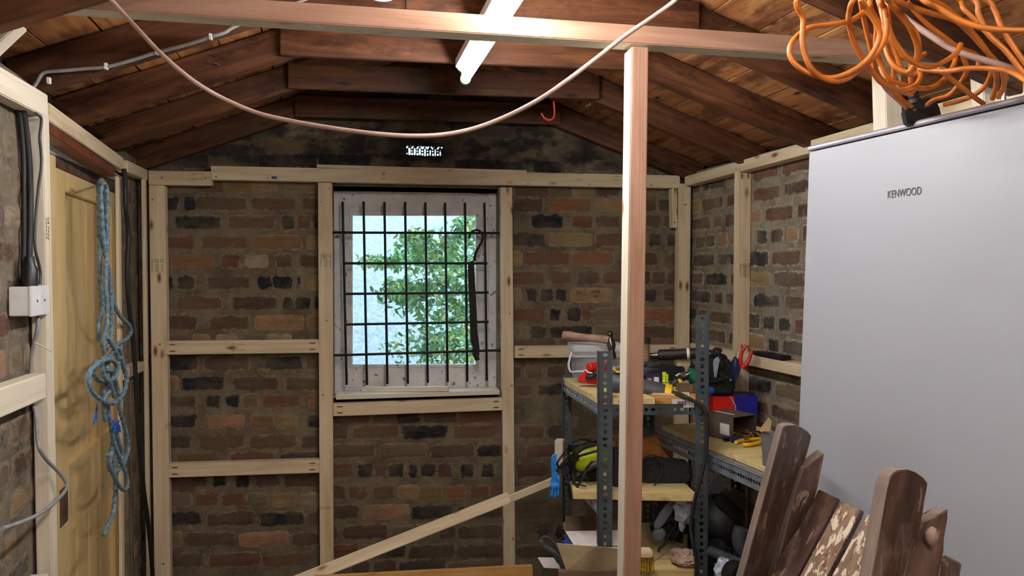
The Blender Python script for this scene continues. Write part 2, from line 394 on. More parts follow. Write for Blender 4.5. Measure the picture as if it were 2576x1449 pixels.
# ------------------------------------------------------------------ timber pieces
def timber(name, label, cat, p0, p1, w, t, nrm, mat='pine', mats=None, ext0=0, ext1=0, floor=False, bev=.0025, group=None, screws=(), stamps=(), kind=None, parent=None, pockets=None):
    p0, p1 = V(p0), V(p1); x = (p1-p0).normalized()
    if floor: p1 = p0 + x*(p0.z/(-x.z))
    p0 = p0-x*ext0; p1 = p1+x*ext1; L = (p1-p0).length
    n = V(nrm); n = (n-x*n.dot(x)).normalized(); y = n.cross(x)
    bm = bmesh.new(); box(bm, V((L/2, 0, -t/2)), V((L, 0, 0)), V((0, w, 0)), V((0, 0, t)), bev=bev)
    if len(mats or []) > 1:
        for f in bm.faces:
            f.normal_update()
            if f.normal.z > .9: f.material_index = 1
    M = Matrix(((x.x, y.x, n.x, p0.x), (x.y, y.y, n.y, p0.y), (x.z, y.z, n.z, p0.z), (0, 0, 0, 1)))
    bmesh.ops.recalc_face_normals(bm, faces=bm.faces)
    for f in bm.faces:
        if mats and len(mats) > 1: f.material_index = 1 if f.normal.z > .9 else 0
    me = bpy.data.meshes.new(name); bm.to_mesh(me); bm.free()
    for m in (mats or [mat]): me.materials.append(MT[m])
    o = bpy.data.objects.new(name, me); C.objects.link(o); o.matrix_world = M
    if kind: o['kind'] = kind
    if label: tag(o, label, cat, group)
    Mi = M.inverted()
    for q in screws:                               # q: world point on the face
        lp = Mi @ V(q); b2 = bmesh.new(); cyl(b2, V((lp.x, lp.y, -.001)), V((lp.x, lp.y, .0012)), .0042, .0042, 12)
        cyl(b2, V((lp.x, lp.y, .0011)), V((lp.x, lp.y, .0016)), .0016, .0016, 8)
        so = mesh_obj('screw', b2, 'brass', o)
    for e in (() if pockets is None else ((pockets+.028, 1), (L-(pockets+.028), -1))):
        for yy in (-.24*w, .24*w):
            b2 = bmesh.new(); ring = [b2.verts.new(V((e[0]+.017*math.cos(a)*(1 if math.cos(a)*e[1] > 0 else .75), yy+.0035*math.sin(a), .0004))) for a in [k*math.pi/8 for k in range(16)]]
            b2.faces.new(ring); mesh_obj('pocket_hole', b2, 'pocket_brown', o)
    for q, s, size, turn in stamps:
        lp = Mi @ V(q); mt = text_mesh(s, size); mt.materials.append(MT['faint_ink'])
        mt.transform(Matrix.Translation(V((lp.x, lp.y, .0005))) @ Matrix.Rotation(turn, 4, 'Z'))
        so = bpy.data.objects.new('stamp', mt); C.objects.link(so); so.parent = o
    return o
CE = 'CE ====\n======'

# ================================================================== THE ROOM
GX = lambda Y: .19+(3.6-Y)*.07                     # centre line of the roof
HB = 1.5+.906                                       # underside of rafters at the ridge
SL = .37
EAVE = 1.5+.44
Y0 = -1.6                                          # wall behind the camera
def wallL(Y, off=0):
    p = cL+dL*((Y-3.58)/dL.y)+nL*(off); return p.x
def wallR(Y, off=0):
    p = cR+dR*((Y-3.58)/dR.y)+nR*(off); return p.x
bm = bmesh.new(); box(bm, V((.3, 1.0, -.05)), V((4.6, 0, 0)), V((0, 6.2, 0)), V((0, 0, .1)))
struct(mesh_obj('floor', bm, 'concrete'))

COL = {'k': (56, 54, 58), 'K': (42, 44, 50), 'p': (112, 88, 70), 'P': (98, 76, 66), 'r': (122, 86, 70), 'R': (128, 84, 66), 'o': (150, 114, 78),
       'O': (158, 106, 78), 't': (166, 140, 102), 'T': (182, 142, 108), 'c': (180, 160, 134), 'g': (128, 112, 92)}
def brick_wall(name, mat, origin, udir, n, slabs, bricks, thick=.10, poly=None):
    """slabs: rectangles (u0,v0,u1,v1) of bedded wall; bricks: (u0,v0,u1,v1,rgb). One mesh for the wall."""
    o = V(origin); u = V(udir); n = V(n)
    bm = bmesh.new(); lc = bm.verts.layers.float_color.new('bcol'); le = bm.verts.layers.float.new('edge')
    P = lambda a, b, h: o+u*a+UPZ*b+n*h
    for s in slabs:
        pts = s if len(s) != 4 or isinstance(s[0], tuple) else [(s[0], s[1]), (s[2], s[1]), (s[2], s[3]), (s[0], s[3])]
        prism(bm, [P(a, b, 0) for a, b in pts], -n*thick)
    for (u0, v0, u1, v1, c) in bricks:
        if u1-u0 < .02: continue
        w, h = u1-u0, v1-v0; N = max(4, int(w/.014)); Mv = 4; ring = []
        base = [(u0+w*i/N, v0) for i in range(N)]+[(u1, v0+h*j/Mv) for j in range(Mv)]+[(u1-w*i/N, v1) for i in range(N)]+[(u0, v1-h*j/Mv) for j in range(Mv)]
        cx, cy = (u0+u1)/2, (v0+v1)/2; z = rnd.uniform(.001, .005); ins = .024
        O_, I_ = [], []
        for a, b in base:
            j = .0035*mn.noise(V((a*40, b*40, 1.3)))
            dx = max(-1, min(1, (a-cx)/(w/2))); dy = max(-1, min(1, (b-cy)/(h/2)))
            rc = .006*max(0, abs(dx)+abs(dy)-1.6)/.4
            v = bm.verts.new(P(a-dx*rc+j, b-dy*rc+j, -.001)); v[le] = 0; v[lc] = (*c, 1); O_.append(v)
            ia = min(max(a, u0+ins), u1-ins) if w > 2.2*ins else cx; ib = min(max(b, v0+ins), v1-ins)
            v = bm.verts.new(P(ia, ib, z+.0015*mn.noise(V((a*30, b*30, 5))))); v[le] = 1; v[lc] = (*c, 1); I_.append(v)
        k = len(base)
        for i in range(k): bm.faces.new((O_[i], O_[(i+1) % k], I_[(i+1) % k], I_[i]))
        cv = bm.verts.new(P(cx, cy, z)); cv[le] = 1; cv[lc] = (*c, 1)
        for i in range(k):
            bm.faces.new((I_[i], I_[(i+1) % k], cv))
    bmesh.ops.remove_doubles(bm, verts=[v for v in bm.verts], dist=1e-6)
    return mesh_obj(name, bm, mat)
def jitter(c, a=.12):
    f = 1+rnd.uniform(-a, a); return tuple(max(0, x*f*(1+rnd.uniform(-.05, .05))) for x in lin(c))
def auto_rows(u0, u1, v0, v1, keep, pal='kKpPPrRRpPrtgoTP', ch=.0875, bh=.082):
    out = []; r = 0; v = v0
    while v < v1:
        header = rnd.random() < .3; u = u0-rnd.uniform(0, .2)
        while u < u1:
            w = rnd.uniform(.095, .11) if header or rnd.random() < .15 else rnd.uniform(.205, .228)
            a, b = max(u, u0), min(u+w, u1)
            if b-a > .03 and keep(a, v, b, v+bh): out.append((a, v+rnd.uniform(0, .004), b, v+bh, jitter(COL[rnd.choice(pal)])))
            u += w+.004
        v += ch; r += 1
    return out

# --- back wall: the bricks seen between the timbers are laid as in the photo
rows = [
 (400, 440, 3.293, [(90, [(560,780,'o'),(795,990,'t'),(1040,1320,'t'),(60,300,'g'),(310,540,'p')]),
  (240, [(50,155,'k'),(205,305,'k'),(310,735,'p'),(760,1140,'r'),(1185,1325,'P')]),
  (395, [(130,515,'K'),(570,960,'r'),(1010,1125,'K'),(1140,1262,'p'),(1275,1330,'K')]),
  (560, [(60,300,'r'),(350,735,'R'),(790,1180,'o'),(1225,1330,'t')]),
  (715, [(95,460,'o'),(515,670,'R'),(710,910,'c'),(970,1110,'p'),(1165,1330,'P')]),
  (893, [(45,120,'K'),(150,300,'K'),(400,760,'P'),(815,935,'K'),(950,1105,'K'),(1135,1190,'K'),(1225,1330,'t')]),
  (1062, [(150,520,'r'),(610,980,'P'),(1020,1110,'K'),(1125,1260,'K'),(1280,1340,'K')]),
  (1225, [(55,315,'P'),(420,750,'p'),(800,1195,'T'),(1235,1335,'o')]),
  (1375, [(280,420,'t'),(465,660,'c'),(690,880,'g'),(900,1095,'c'),(60,240,'g')])]),
 (400, 880, 2.546, [(85, [(50,250,'k'),(290,580,'P'),(680,920,'k'),(940,1020,'p')]),
  (217, [(55,120,'o'),(140,415,'K'),(475,760,'P'),(810,1025,'p')]),
  (330, [(55,240,'P'),(300,395,'K'),(420,520,'K'),(535,640,'g'),(660,910,'R'),(960,1025,'O')]),
  (457, [(60,240,'k'),(300,550,'T'),(590,740,'o'),(760,890,'t'),(950,1025,'k')]),
  (590, [(55,210,'k'),(260,550,'p'),(580,880,'p'),(910,1025,'P')]),
  (700, [(110,380,'r'),(450,740,'r'),(780,1025,'k')]),
  (838, [(60,310,'P'),(340,440,'K'),(490,580,'K'),(620,780,'P'),(800,1025,'P')]),
  (960, [(70,210,'g'),(230,380,'R'),(400,545,'R'),(565,700,'g'),(720,880,'t'),(895,1025,'c')]),
  (1082, [(70,270,'k'),(310,610,'P'),(650,930,'K'),(950,1025,'p')]),
  (1212, [(70,150,'t'),(180,485,'P'),(515,830,'T'),(850,1025,'P')]),
  (1345, [(80,285,'P'),(320,650,'r'),(665,965,'R')])]),
 (820, 1020, 3.377, [(95, [(60,380,'r'),(400,590,'r'),(605,800,'K'),(820,1110,'P'),(1130,1500,'R')]),
  (225, [(40,190,'P'),(220,625,'r'),(650,1040,'K'),(1075,1450,'R'),(1640,1855,'R'),(1890,2010,'k')]),
  (385, [(40,420,'p'),(460,850,'g'),(890,1255,'P'),(1285,1500,'K'),(1700,2000,'r')]),
  (553, [(40,230,'r'),(270,400,'K'),(410,515,'p'),(525,660,'K'),(705,780,'K'),(800,935,'k'),(950,1070,'P'),(1145,1260,'K'),(1320,1430,'K'),(1615,1880,'P')]),
  (737, [(40,165,'P'),(190,360,'R'),(400,590,'r'),(610,790,'t'),(800,990,'o'),(1020,1190,'O'),(1220,1390,'R'),(1400,1510,'r'),(1615,1900,'g')]),
  (905, [(40,280,'P'),(315,700,'T'),(730,1080,'K'),(1120,1500,'P'),(1620,1990,'p')]),
  (1073, [(40,100,'P'),(150,520,'P'),(560,900,'g'),(960,1100,'p'),(1120,1500,'P'),(1800,1890,'K'),(1950,2040,'K')]),
  (1240, [(40,280,'R'),(310,680,'k'),(700,1100,'P'),(1120,1500,'P'),(1620,2000,'P')]),
  (1375, [(220,380,'P'),(400,600,'P'),(615,1015,'K'),(1030,1500,'g')])]),
 (1280, 450, 3.369, [(100, [(45,340,'p'),(350,530,'g'),(540,715,'t'),(730,945,'P'),(1170,1280,'t'),(1300,1400,'g')]),
  (222, [(40,290,'P'),(345,700,'O'),(720,1000,'T'),(1160,1250,'p'),(1262,1400,'K')]),
  (362, [(40,110,'g'),(185,460,'K'),(530,712,'R'),(725,945,'p'),(1160,1290,'P'),(1310,1410,'P')]),
  (515, [(30,310,'k'),(340,705,'t'),(735,1000,'R'),(1180,1290,'K'),(1330,1425,'K')]),
  (677, [(30,110,'t'),(150,515,'R'),(535,890,'O'),(1140,1260,'P'),(1370,1425,'p')]),
  (840, [(30,300,'r'),(355,535,'R'),(580,770,'P'),(790,1000,'R'),(1150,1190,'k'),(1210,1325,'P'),(1335,1425,'P')]),
  (985, [(30,100,'t'),(150,240,'K'),(265,380,'K'),(390,490,'k'),(525,880,'T'),(1150,1250,'K'),(1310,1425,'P')]),
  (1152, [(30,310,'R'),(340,440,'K'),(495,610,'K'),(620,690,'R'),(710,1000,'g'),(1140,1420,'O')]),
  (1300, [(30,105,'g'),(175,300,'K'),(350,700,'K'),(720,1000,'g'),(1140,1420,'P')]),
  (1400, [(30,400,'P'),(420,700,'p'),(720,1000,'P'),(1140,1420,'g')])]),
 (380, 270, 4.155, [(400, [(640,1095,'t'),(1150,1640,'t'),(1670,1990,'t'),(2230,2500,'g')]), (225, [(1385,1740,'c'),(1800,2020,'g'),(2060,2345,'t')]),
  (565, [(330,600,'k'),(640,1060,'g'),(1130,1720,'k'),(1750,2300,'k')])]),
 (1000, 240, 3.481, [(320, [(680,1020,'p'),(1090,1440,'t'),(200,420,'g')]), (487, [(500,820,'g'),(940,1240,'t'),(1270,1620,'c')]),
  (625, [(1460,1620,'c'),(1640,1880,'c'),(1890,2100,'g'),(1180,1440,'k'),(500,1100,'k')])]),
]
done = []; spans = []
for ox, oy, sc, rr in rows:
    for yc, bl in rr:
        for a, b, c in bl:
            q0 = hit(ox+a/sc, oy+yc/sc, V((0, YB, 0)), NB); q1 = hit(ox+b/sc, oy+yc/sc, V((0, YB, 0)), NB)
            h = .0415 if sc > 3.3 else .040
            zc = (q0.z+q1.z)/2
            done.append((q0.x-.009, zc-h, q1.x+.009, zc+h, jitter(COL[c], .05))); spans.append((q0.x-.003, zc-h, q1.x+.003, zc+h))
def bpt(px, py): q = hit(px, py, V((0, YB, 0)), NB); return q.x, q.z
wx0, wz1 = bpt(838, 468); wx1, wz0 = bpt(1252, 990)
vx0, vz1 = bpt(1016, 358); vx1, vz0 = bpt(1117, 394)
seen = [(bpt(412, 455), bpt(806, 1449)), (bpt(828, 1035), bpt(1450, 1449)), (bpt(1290, 470), bpt(1710, 880))]
def ok(a, z0, b, z1):
    for (x0, zt), (x1, zb) in seen:
        if b > x0 and a < x1 and z1 > zb and z0 < zt: return False
    for s in spans:
        if b+.006 > s[0] and a-.006 < s[2] and z1+.004 > s[1] and z0-.004 < s[3]: return False
    if b > wx0-.01 and a < wx1+.01 and z1 > wz0-.01 and z0 < wz1+.01: return False
    if b > vx0-.01 and a < vx1+.01 and z1 > vz0-.01 and z0 < vz1+.01: return False
    if z1 > HB+.05-SL*max(abs(a-GX(3.6)), abs(b-GX(3.6))): return False
    return True
XL, XR = wallL(3.64, -.07), wallR(3.64, -.08)
done += auto_rows(XL, XR, .02, 2.5, ok, 'kKpPPrRgPpPtP')
xm = GX(3.6); top = lambda x: HB+.13-SL*abs(x-xm)
ZT = 1.88
sl = [(XL-.1, 0, wx0, ZT), (wx1, 0, XR+.1, ZT), (wx0, 0, wx1, wz0), (wx0, wz1, wx1, ZT),
      [(XL-.1, ZT), (vx0, ZT), (vx0, top(vx0)), (XL-.1, top(XL-.1))], [(vx1, ZT), (XR+.1, ZT), (XR+.1, top(XR+.1)), (xm, top(xm)), (vx1, top(vx1))] if xm > vx1 else [(vx1, ZT), (XR+.1, ZT), (XR+.1, top(XR+.1)), (vx1, top(vx1))],
      (vx0, ZT, vx1, vz0), [(vx0, vz1), (vx1, vz1), (vx1, top(vx1)), (xm, top(xm)), (vx0, top(vx0))] if vx0 < xm < vx1 else [(vx0, vz1), (vx1, vz1), (vx1, top(vx1)), (vx0, top(vx0))]]
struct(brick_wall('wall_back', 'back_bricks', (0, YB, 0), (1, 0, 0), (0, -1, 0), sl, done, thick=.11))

# --- side walls
DY0, DY1 = 2.30, 3.33                               # doorway along the left wall (Y)
sY = lambda Y: (Y-3.58)/dL.y
l0, l1, dd0, dd1 = sY(Y0), sY(3.70), sY(DY0-.02), sY(DY1+.02)
okl = lambda a, z0, b, z1: not (b > dd0-.02 and a < dd1+.02 and z0 < 1.97)
struct(brick_wall('wall_left', 'left_bricks', cL+nL*-.045, dL, nL, [(l0, 0, dd0, EAVE+.05), (dd1, 0, l1, EAVE+.05), (dd0, 1.99, dd1, EAVE+.05)],
       auto_rows(l0, l1, .02, 1.92, okl, 'gptcTkgPtgrp'), thick=.22))
l0, l1 = (Y0-3.58)/dR.y, (3.72-3.58)/dR.y
struct(brick_wall('wall_right', 'right_bricks', cR+nR*-.062, dR, nR, [(l0, 0, l1, EAVE+.05)], auto_rows(l0, l1, .03, 1.93, lambda *a: True, 'kKpPrRkPrtgpTP'), thick=.22))
bm = bmesh.new(); box(bm, V((.5, Y0-.06, 1.2)), V((3.4, 0, 0)), V((0, .1, 0)), V((0, 0, 2.5)))
struct(mesh_obj('wall_rear', bm, 'right_bricks'))

# --- roof: sarking boards under felt, one structure per slope
RY0, RY1 = Y0, 3.76
def slope(side, name):
    bm = bmesh.new(); n = V((side*SL, 0, -1)).normalized(); along = V((-.07, 1, 0)).normalized()
    down = V((side, 0, -SL)).normalized()
    s = .0; Lh = 1.75
    while s < Lh:
        w = rnd.uniform(.125, .15); g = rnd.choice((.004, .006, .009, .006))
        h = HB+.106
        a = V((GX(RY0), RY0, h))+down*(s+g); b = V((GX(RY1), RY1, h))+down*(s+g)
        t0 = rnd.uniform(0, .003)
        A = [a+V((0, 0, t0)), a+down*(w-g)+V((0, 0, t0)), b+down*(w-g)+V((0, 0, t0)), b+V((0, 0, t0))]
        prism(bm, A, -n*.018); s += w
    o = mesh_obj(name, bm, 'old_board')
    # planks run along the roof: turn the object frame so its X follows the boards
    zz = -n; yy = zz.cross(along).normalized(); xx = yy.cross(zz)
    M = Matrix(((xx.x, yy.x, zz.x, 0), (xx.y, yy.y, zz.y, 0), (xx.z, yy.z, zz.z, 0), (0, 0, 0, 1)))
    o.data.transform(M.inverted()); o.matrix_world = M
    return struct(o)
slope(-1, 'ceiling_left'); slope(1, 'ceiling_right')
bm = bmesh.new()
for sd in (-1, 1):
    dn = V((sd, 0, -SL)).normalized()
    a = V((GX(RY0), RY0, HB+.135)); b = V((GX(RY1), RY1, HB+.135)); prism(bm, [a, a+dn*1.8, b+dn*1.8, b], V((0, 0, .03)))
struct(mesh_obj('ceiling_felt', bm, 'felt'))
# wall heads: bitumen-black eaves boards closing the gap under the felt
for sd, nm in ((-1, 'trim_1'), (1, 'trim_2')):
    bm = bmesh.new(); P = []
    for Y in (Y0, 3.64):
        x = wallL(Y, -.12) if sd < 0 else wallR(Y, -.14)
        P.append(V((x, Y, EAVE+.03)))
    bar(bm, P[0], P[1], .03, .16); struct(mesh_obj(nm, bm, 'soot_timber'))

# --- rafters and collars
RYS = [3.59, 3.05, 2.60, 2.19, 1.74, 1.30, .80]
whereR = ['against the gable wall', 'second from the gable wall', 'third from the gable wall', 'fourth from the gable wall', 'fifth from the gable wall', 'sixth from the gable wall', 'nearest the camera']
for i, Y in enumerate(RYS):
    for sd, nm in ((-1, 'left'), (1, 'right')):
        xe = (wallL(Y, -.08) if sd < 0 else wallR(Y, -.09)); xc = GX(Y)
        up = V((0, 0, .047*math.sqrt(1+SL*SL)))
        a = V((xe, Y-.022, HB-SL*abs(xe-xc)))+up; b = V((xc, Y-.022, HB))+up
        rf = timber('rafter', f'dark brown roof rafter on the {nm} slope, {whereR[i]}', 'rafter', a, b, .094, .044, NB, 'old_rafter', group=None)
        for k in range(2 if i < 5 else 0):
            f = rnd.uniform(.25, .8); b2 = bmesh.new(); c = V((f*(b-a).length, rnd.uniform(-.03, .03), 0))
            cyl(b2, c, c+V((rnd.uniform(-.01, .01), rnd.uniform(-.01, .01), .022)), .0014, n=6); mesh_obj('nail', b2, 'steel', rf)
    if i < 6:
        xc = GX(Y); h = 1.5+.69+.047
        timber('collar_tie', f'dark brown horizontal collar tie across the roof, {whereR[i]}', 'collar tie', V((xc-.60, Y-.047, h)), V((xc+.60, Y-.047, h)), .094, .024, NB, 'old_rafter')

# ================================================================== BACK FRAME
def bt(label, a, b, w, t=.045, off=0, name='timber_stud', cat='stud', **k):
    return timber(name, label, cat, PB(a[0], a[1], off), PB(b[0], b[1], off), w, t, NB, **k)
sc = lambda *pts: [PB(*p) for p in pts]
bt('pale timber stud at the left end of the back wall', (394, 466), (408, 1449), .066, floor=True, screws=sc((384, 502), (402, 866), (411, 1418)),
   stamps=[(PB(387, 668), CE, .016, R(0)), (PB(402, 668), CE, .016, 0)])
bt('pale timber stud on the left of the barred window', (817, 459), (822, 1449), .060, floor=True, screws=sc((806, 508), (827, 474), (822, 806), (812, 994)),
   stamps=[(PB(812, 655), CE, .016, 0), (PB(826, 655), CE, .016, 0), (PB(820, 1278), 'IO NO', .016, R(90))])
bt('pale timber stud on the right of the barred window', (1274, 471), (1282, 1449), .055, floor=True, screws=sc((1281, 512), (1282, 789), (1287, 970), (1290, 1355)))
bt('pale timber corner stud at the right end of the back wall', (1723, 462), (1719, 900), .063, floor=True, screws=sc((1724, 515),))
bt('short pale packing block at the top of the right corner stud', (1697, 473), (1699, 573), .026, .05, .002, name='packing_block', cat='timber block', screws=sc((1697, 560),))
bt('short pale top plate piece with stamps at the left end of the back wall', (373, 447), (532, 449), .061, name='top_plate', cat='top plate', screws=sc((407, 447), (517, 448)),
   stamps=[(PB(497, 438), 'CE =====', .012, 0), (PB(497, 452), 'CE =====', .012, 0)])
o = bt('long pale top plate running over the barred window', (530, 434.5), (1711, 457.5), .061, name='top_plate', cat='top plate', screws=sc((544, 445), (673, 448), (1328, 462), (1483, 464), (1638, 466)),
   stamps=[(PB(965, 442), 'C IR', .02, R(90)), (PB(1551, 449), '====\n====', .016, 0)])
b2 = bmesh.new(); q = PB(691, 447); box(b2, q+V((0, -.0006, 0)), V((.042, 0, 0)), V((0, .0006, 0)), V((0, 0, .024))); b2.transform(o.matrix_world.inverted()); st = mesh_obj('sticker', b2, 'white_card', o); st['label'] = 'small white barcode sticker'
b2 = bmesh.new(); box(b2, q+V((-.002, -.0011, 0)), V((.022, 0, 0)), V((0, .0004, 0)), V((0, 0, .012))); b2.transform(o.matrix_world.inverted()); mesh_obj('barcode', b2, 'tool_grey', st)
bt('thin pale batten lying on top of the long top plate', (797, 417.5), (1325, 432), .014, .05, name='batten', cat='batten', bev=.001)
nog = dict(name='noggin', cat='noggin', pockets=0)
bt('pale noggin with stamps left of the window, upper of the pair', (416, 875.5), (803, 871), .059, stamps=[(PB(600, 867), 'CE =====', .014, 0), (PB(600, 881), 'CE =====', .014, 0)], **nog)
bt('pale noggin left of the window, lower of the pair', (422, 1185), (803, 1173), .060, **nog)
bt('pale noggin under the window carrying the sill board', (838, 1031.5), (1264, 1017), .058, **nog)
bt('pale noggin right of the window, behind the plastic tub', (1295, 886), (1706, 882), .056, **nog)
# pocket-screw slots worn into the noggin ends stay part of the grain; a plank and an offcut lie on the sill noggin
a, b = PB(845, 1004), PB(1257, 991)
zt = PB(1050, 1010).z
bm = bmesh.new(); A = V((a.x, 0, a.z)); Bq = V((b.x, 0, b.z))
prism(bm, [V((a.x, YF-.002, a.z-.003)), V((b.x, YF-.002, b.z-.003)), V((b.x, YF+.11, b.z-.003)), V((a.x, YF+.11, a.z-.003))], V((0, 0, .02)), bev=.002)
sb = single('sill_board', 'whitish plank lying on the noggin as a sill under the window', 'sill board', bm, 'pine_white', (a.x, YF, a.z))
p, q = PB(910, 985, -.09), PB(1129, 973, -.01)
bm = bmesh.new(); bar(bm, V((p.x, p.y, a.z+.028)), V((q.x, q.y, a.z+.034)), .03, .022, bev=.001)
single('timber_offcut', 'narrow whitish timber offcut lying askew on the sill board', 'offcut', bm, 'pine_white', p)

# ================================================================== WINDOW
wr = bpy.data.objects.new('window_1', None); C.objects.link(wr); wr['kind'] = 'structure'; wr.location = hit(1048, 985, V((0, 3.70, 0)), NB)
def frame(bm, px0, py0, px1, py1, qx0, qy0, qx1, qy1, Y, dp):
    f = lambda x, y: hit(x, y, V((0, Y, 0)), NB)
    o_ = [f(px0, py0), f(px1, py0), f(px1, py1), f(px0, py1)]; i_ = [f(qx0, qy0), f(qx1, qy0), f(qx1, qy1), f(qx0, qy1)]
    for k in range(4):
        prism(bm, [o_[k], o_[(k+1) % 4], i_[(k+1) % 4], i_[k]], V((0, dp, 0)), bev=.0015)
bm = bmesh.new(); frame(bm, 836, 464, 1250, 992, 856, 486, 1229, 974, 3.695, .07); part(wr, 'window_frame', bm, 'white_paint')
bm = bmesh.new(); frame(bm, 855, 485, 1230, 976, 886, 541, 1198, 918, 3.712, .045); sash = part(wr, 'sash', bm, 'white_paint')
bm = bmesh.new(); frame(bm, 880, 534, 1204, 925, 887, 542, 1197, 917, 3.707, .03); part(wr, 'glazing_bead', bm, 'white_paint', under=sash)
bm = bmesh.new(); f = lambda x, y: hit(x, y, V((0, 3.735, 0)), NB); prism(bm, [f(886, 541), f(1198, 541), f(1198, 918), f(886, 918)], V((0, .004, 0))); part(wr, 'pane', bm, 'window_glass', under=sash)
bm = bmesh.new(); q = f(1225, 560); tube(bm, [q+V((0, -.03, .03)), q+V((.012, -.045, 0)), q+V((.008, -.04, -.05)), q+V((0, -.03, -.07))], .004); part(wr, 'catch', bm, 'white_paint', smooth=True, under=sash)
# outer sill of the reveal
bm = bmesh.new(); box(bm, V(((wx0+wx1)/2, 3.72, wz0-.012)), V((wx1-wx0, 0, 0)), V((0, .16, 0)), V((0, 0, .03))); part(wr, 'sill', bm, 'white_paint')
# security grille in front of the window
g = thing('window_grille', 'black iron security grille of crossed bars over the window', 'window grille', PB(1048, 965, .02))
vb = [((862, 507), (872, 968)), ((914.5, 507), (923, 968)), ((967, 508), (974.5, 966)), ((1019, 508), (1026, 965)), ((1070, 509), (1076, 963)), ((1119.5, 510), (1126, 961)), ((1169.5, 510), (1175.5, 960)), ((1218.5, 510), (1224.5, 958))]
for a, b in vb:
    bm = bmesh.new(); cyl(bm, PB(*a, -.065), PB(*b, -.065), .0058, n=12); part(g, 'upright_bar', bm, 'iron_black', smooth=True)
for a, b in (((836, 585), (1259, 586.5)), ((862, 662.4), (1226, 662.4)), ((864, 739.4), (1229, 735.8)), ((866, 816.4), (1229, 809.6)), ((838, 894), (1261, 881))):
    bm = bmesh.new(); cyl(bm, PB(*a, -.055), PB(*b, -.055), .0058, n=12); part(g, 'cross_bar', bm, 'iron_black', smooth=True)
# old hooked blade hanging from the top bar
hk = thing('hooked_blade', 'rusty old flat blade with a curled hook, hung on the right of the window grille', 'hook', PB(1196, 905, -.03))
bm = bmesh.new(); tube(bm, [PB(x, y, -.04) for x, y in ((1180, 600), (1184, 586), (1193, 580), (1203, 579), (1212, 588), (1213, 604), (1204, 622), (1196, 638), (1193, 658))], .0055, taper=lambda u: .8+.4*u); part(hk, 'hook', bm, 'rusty_iron', smooth=True)
bm = bmesh.new(); prism(bm, [PB(x, y, -.042) for x, y in ((1177, 660), (1192, 655), (1197, 740), (1201, 830), (1205, 862), (1207, 882), (1203, 880), (1207, 892), (1204, 893), (1207, 905), (1196, 908), (1189, 893), (1187, 880), (1190, 876), (1184, 860), (1181, 780), (1178, 700))], V((0, .004, 0))); part(hk, 'blade', bm, 'rusty_iron')
# air brick: dark plate pierced through the wall
ab = thing('air_vent', 'small dark pierced air brick vent with daylight behind it, above the window', 'air vent', V(((vx0+vx1)/2, YB, vz0)))
bm = bmesh.new(); NX, NZ = 150, 54; dx, dz = (vx1-vx0)/NX, (vz1-vz0)/NZ
CAPS = [(x, a+w/2, x, b-w/2, w/2) for x, a, b, w in ((335, 235, 462, 60), (483, 240, 462, 50), (630, 240, 465, 50), (775, 248, 490, 45), (922, 292, 470, 44), (1066, 262, 476, 42), (1212, 325, 466, 38), (412, 382, 462, 56), (558, 382, 468, 54), (705, 385, 472, 52), (850, 388, 476, 50), (1000, 388, 476, 50), (1140, 392, 468, 48))]
CAPS += [(x, y, x, y, q) for x, y, q in ((405, 330, 27), (550, 333, 28), (700, 335, 28), (845, 335, 27), (990, 335, 26), (1135, 335, 22), (270, 415, 24), (1210, 295, 12), (1280, 435, 12), (1025, 205, 14), (1255, 210, 33), (365, 180, 20))]
CAPS += [(a, b, c, d, 23) for a, b, c, d in ((285, 182, 266, 240), (437, 190, 408, 250), (588, 195, 548, 258), (656, 182, 698, 258), (738, 195, 704, 258), (802, 200, 844, 258), (878, 195, 846, 258), (952, 198, 992, 262), (1168, 195, 1132, 255))]
def hole(i, j):
    x = (1016+(i+.5)/NX*101-1000)*11.2; y = (394-(j+.5)/NZ*36-350)*11.2
    for x0, y0, x1, y1, q in CAPS:
        L2 = (x1-x0)**2+(y1-y0)**2; u = 0 if L2 == 0 else max(0, min(1, ((x-x0)*(x1-x0)+(y-y0)*(y1-y0))/L2))
        if (x-x0-u*(x1-x0))**2+(y-y0-u*(y1-y0))**2 < q*q: return True
    return False
for j in range(NZ):
    i = 0
    while i < NX:
        if hole(i, j): i += 1; continue
        k = i
        while k < NX and not hole(k, j): k += 1
        box(bm, V((vx0+dx*(i+k)/2, YB+.012, vz0+dz*(j+.5))), V((dx*(k-i), 0, 0)), V((0, .012, 0)), V((0, 0, dz))); i = k
part(ab, 'pierced_plate', bm, 'iron_black')

# writing on one pale brick
q = hit(1456, 737, V((0, YB-.006, 0)), NB); text_on('pencil_writing', '234', .023, q, V((1, 0, 0)), UPZ, 'ink', parent=bpy.data.objects['wall_back'], sx=.9)
q = hit(1498, 740, V((0, YB-.006, 0)), NB); text_on('pencil_writing', '24FEB\n58', .021, q, V((1, 0, 0)), UPZ, 'ink', parent=bpy.data.objects['wall_back'], sx=.85)

# ================================================================== RIGHT FRAME
def rt(label, a, b, w, t=.06, off=0, name='timber_stud', cat='stud', **k):
    return timber(name, label, cat, PR(*a, off), PR(*b, off), w, t, nR, **k)
a = PR(1722, 456); b = PR(2036, 369.5); 
timber('top_plate', 'pale top plate along the right wall, running behind the silver fridge', 'top plate', a, b, .045, .06, nR, ext1=1.9)
rs = rt('pale stud on the right wall beside the fridge, with pocket screws and stamps', (1852.5, 425), (1847, 1000), .036, floor=True)
so = C.objects[-1] if False else None
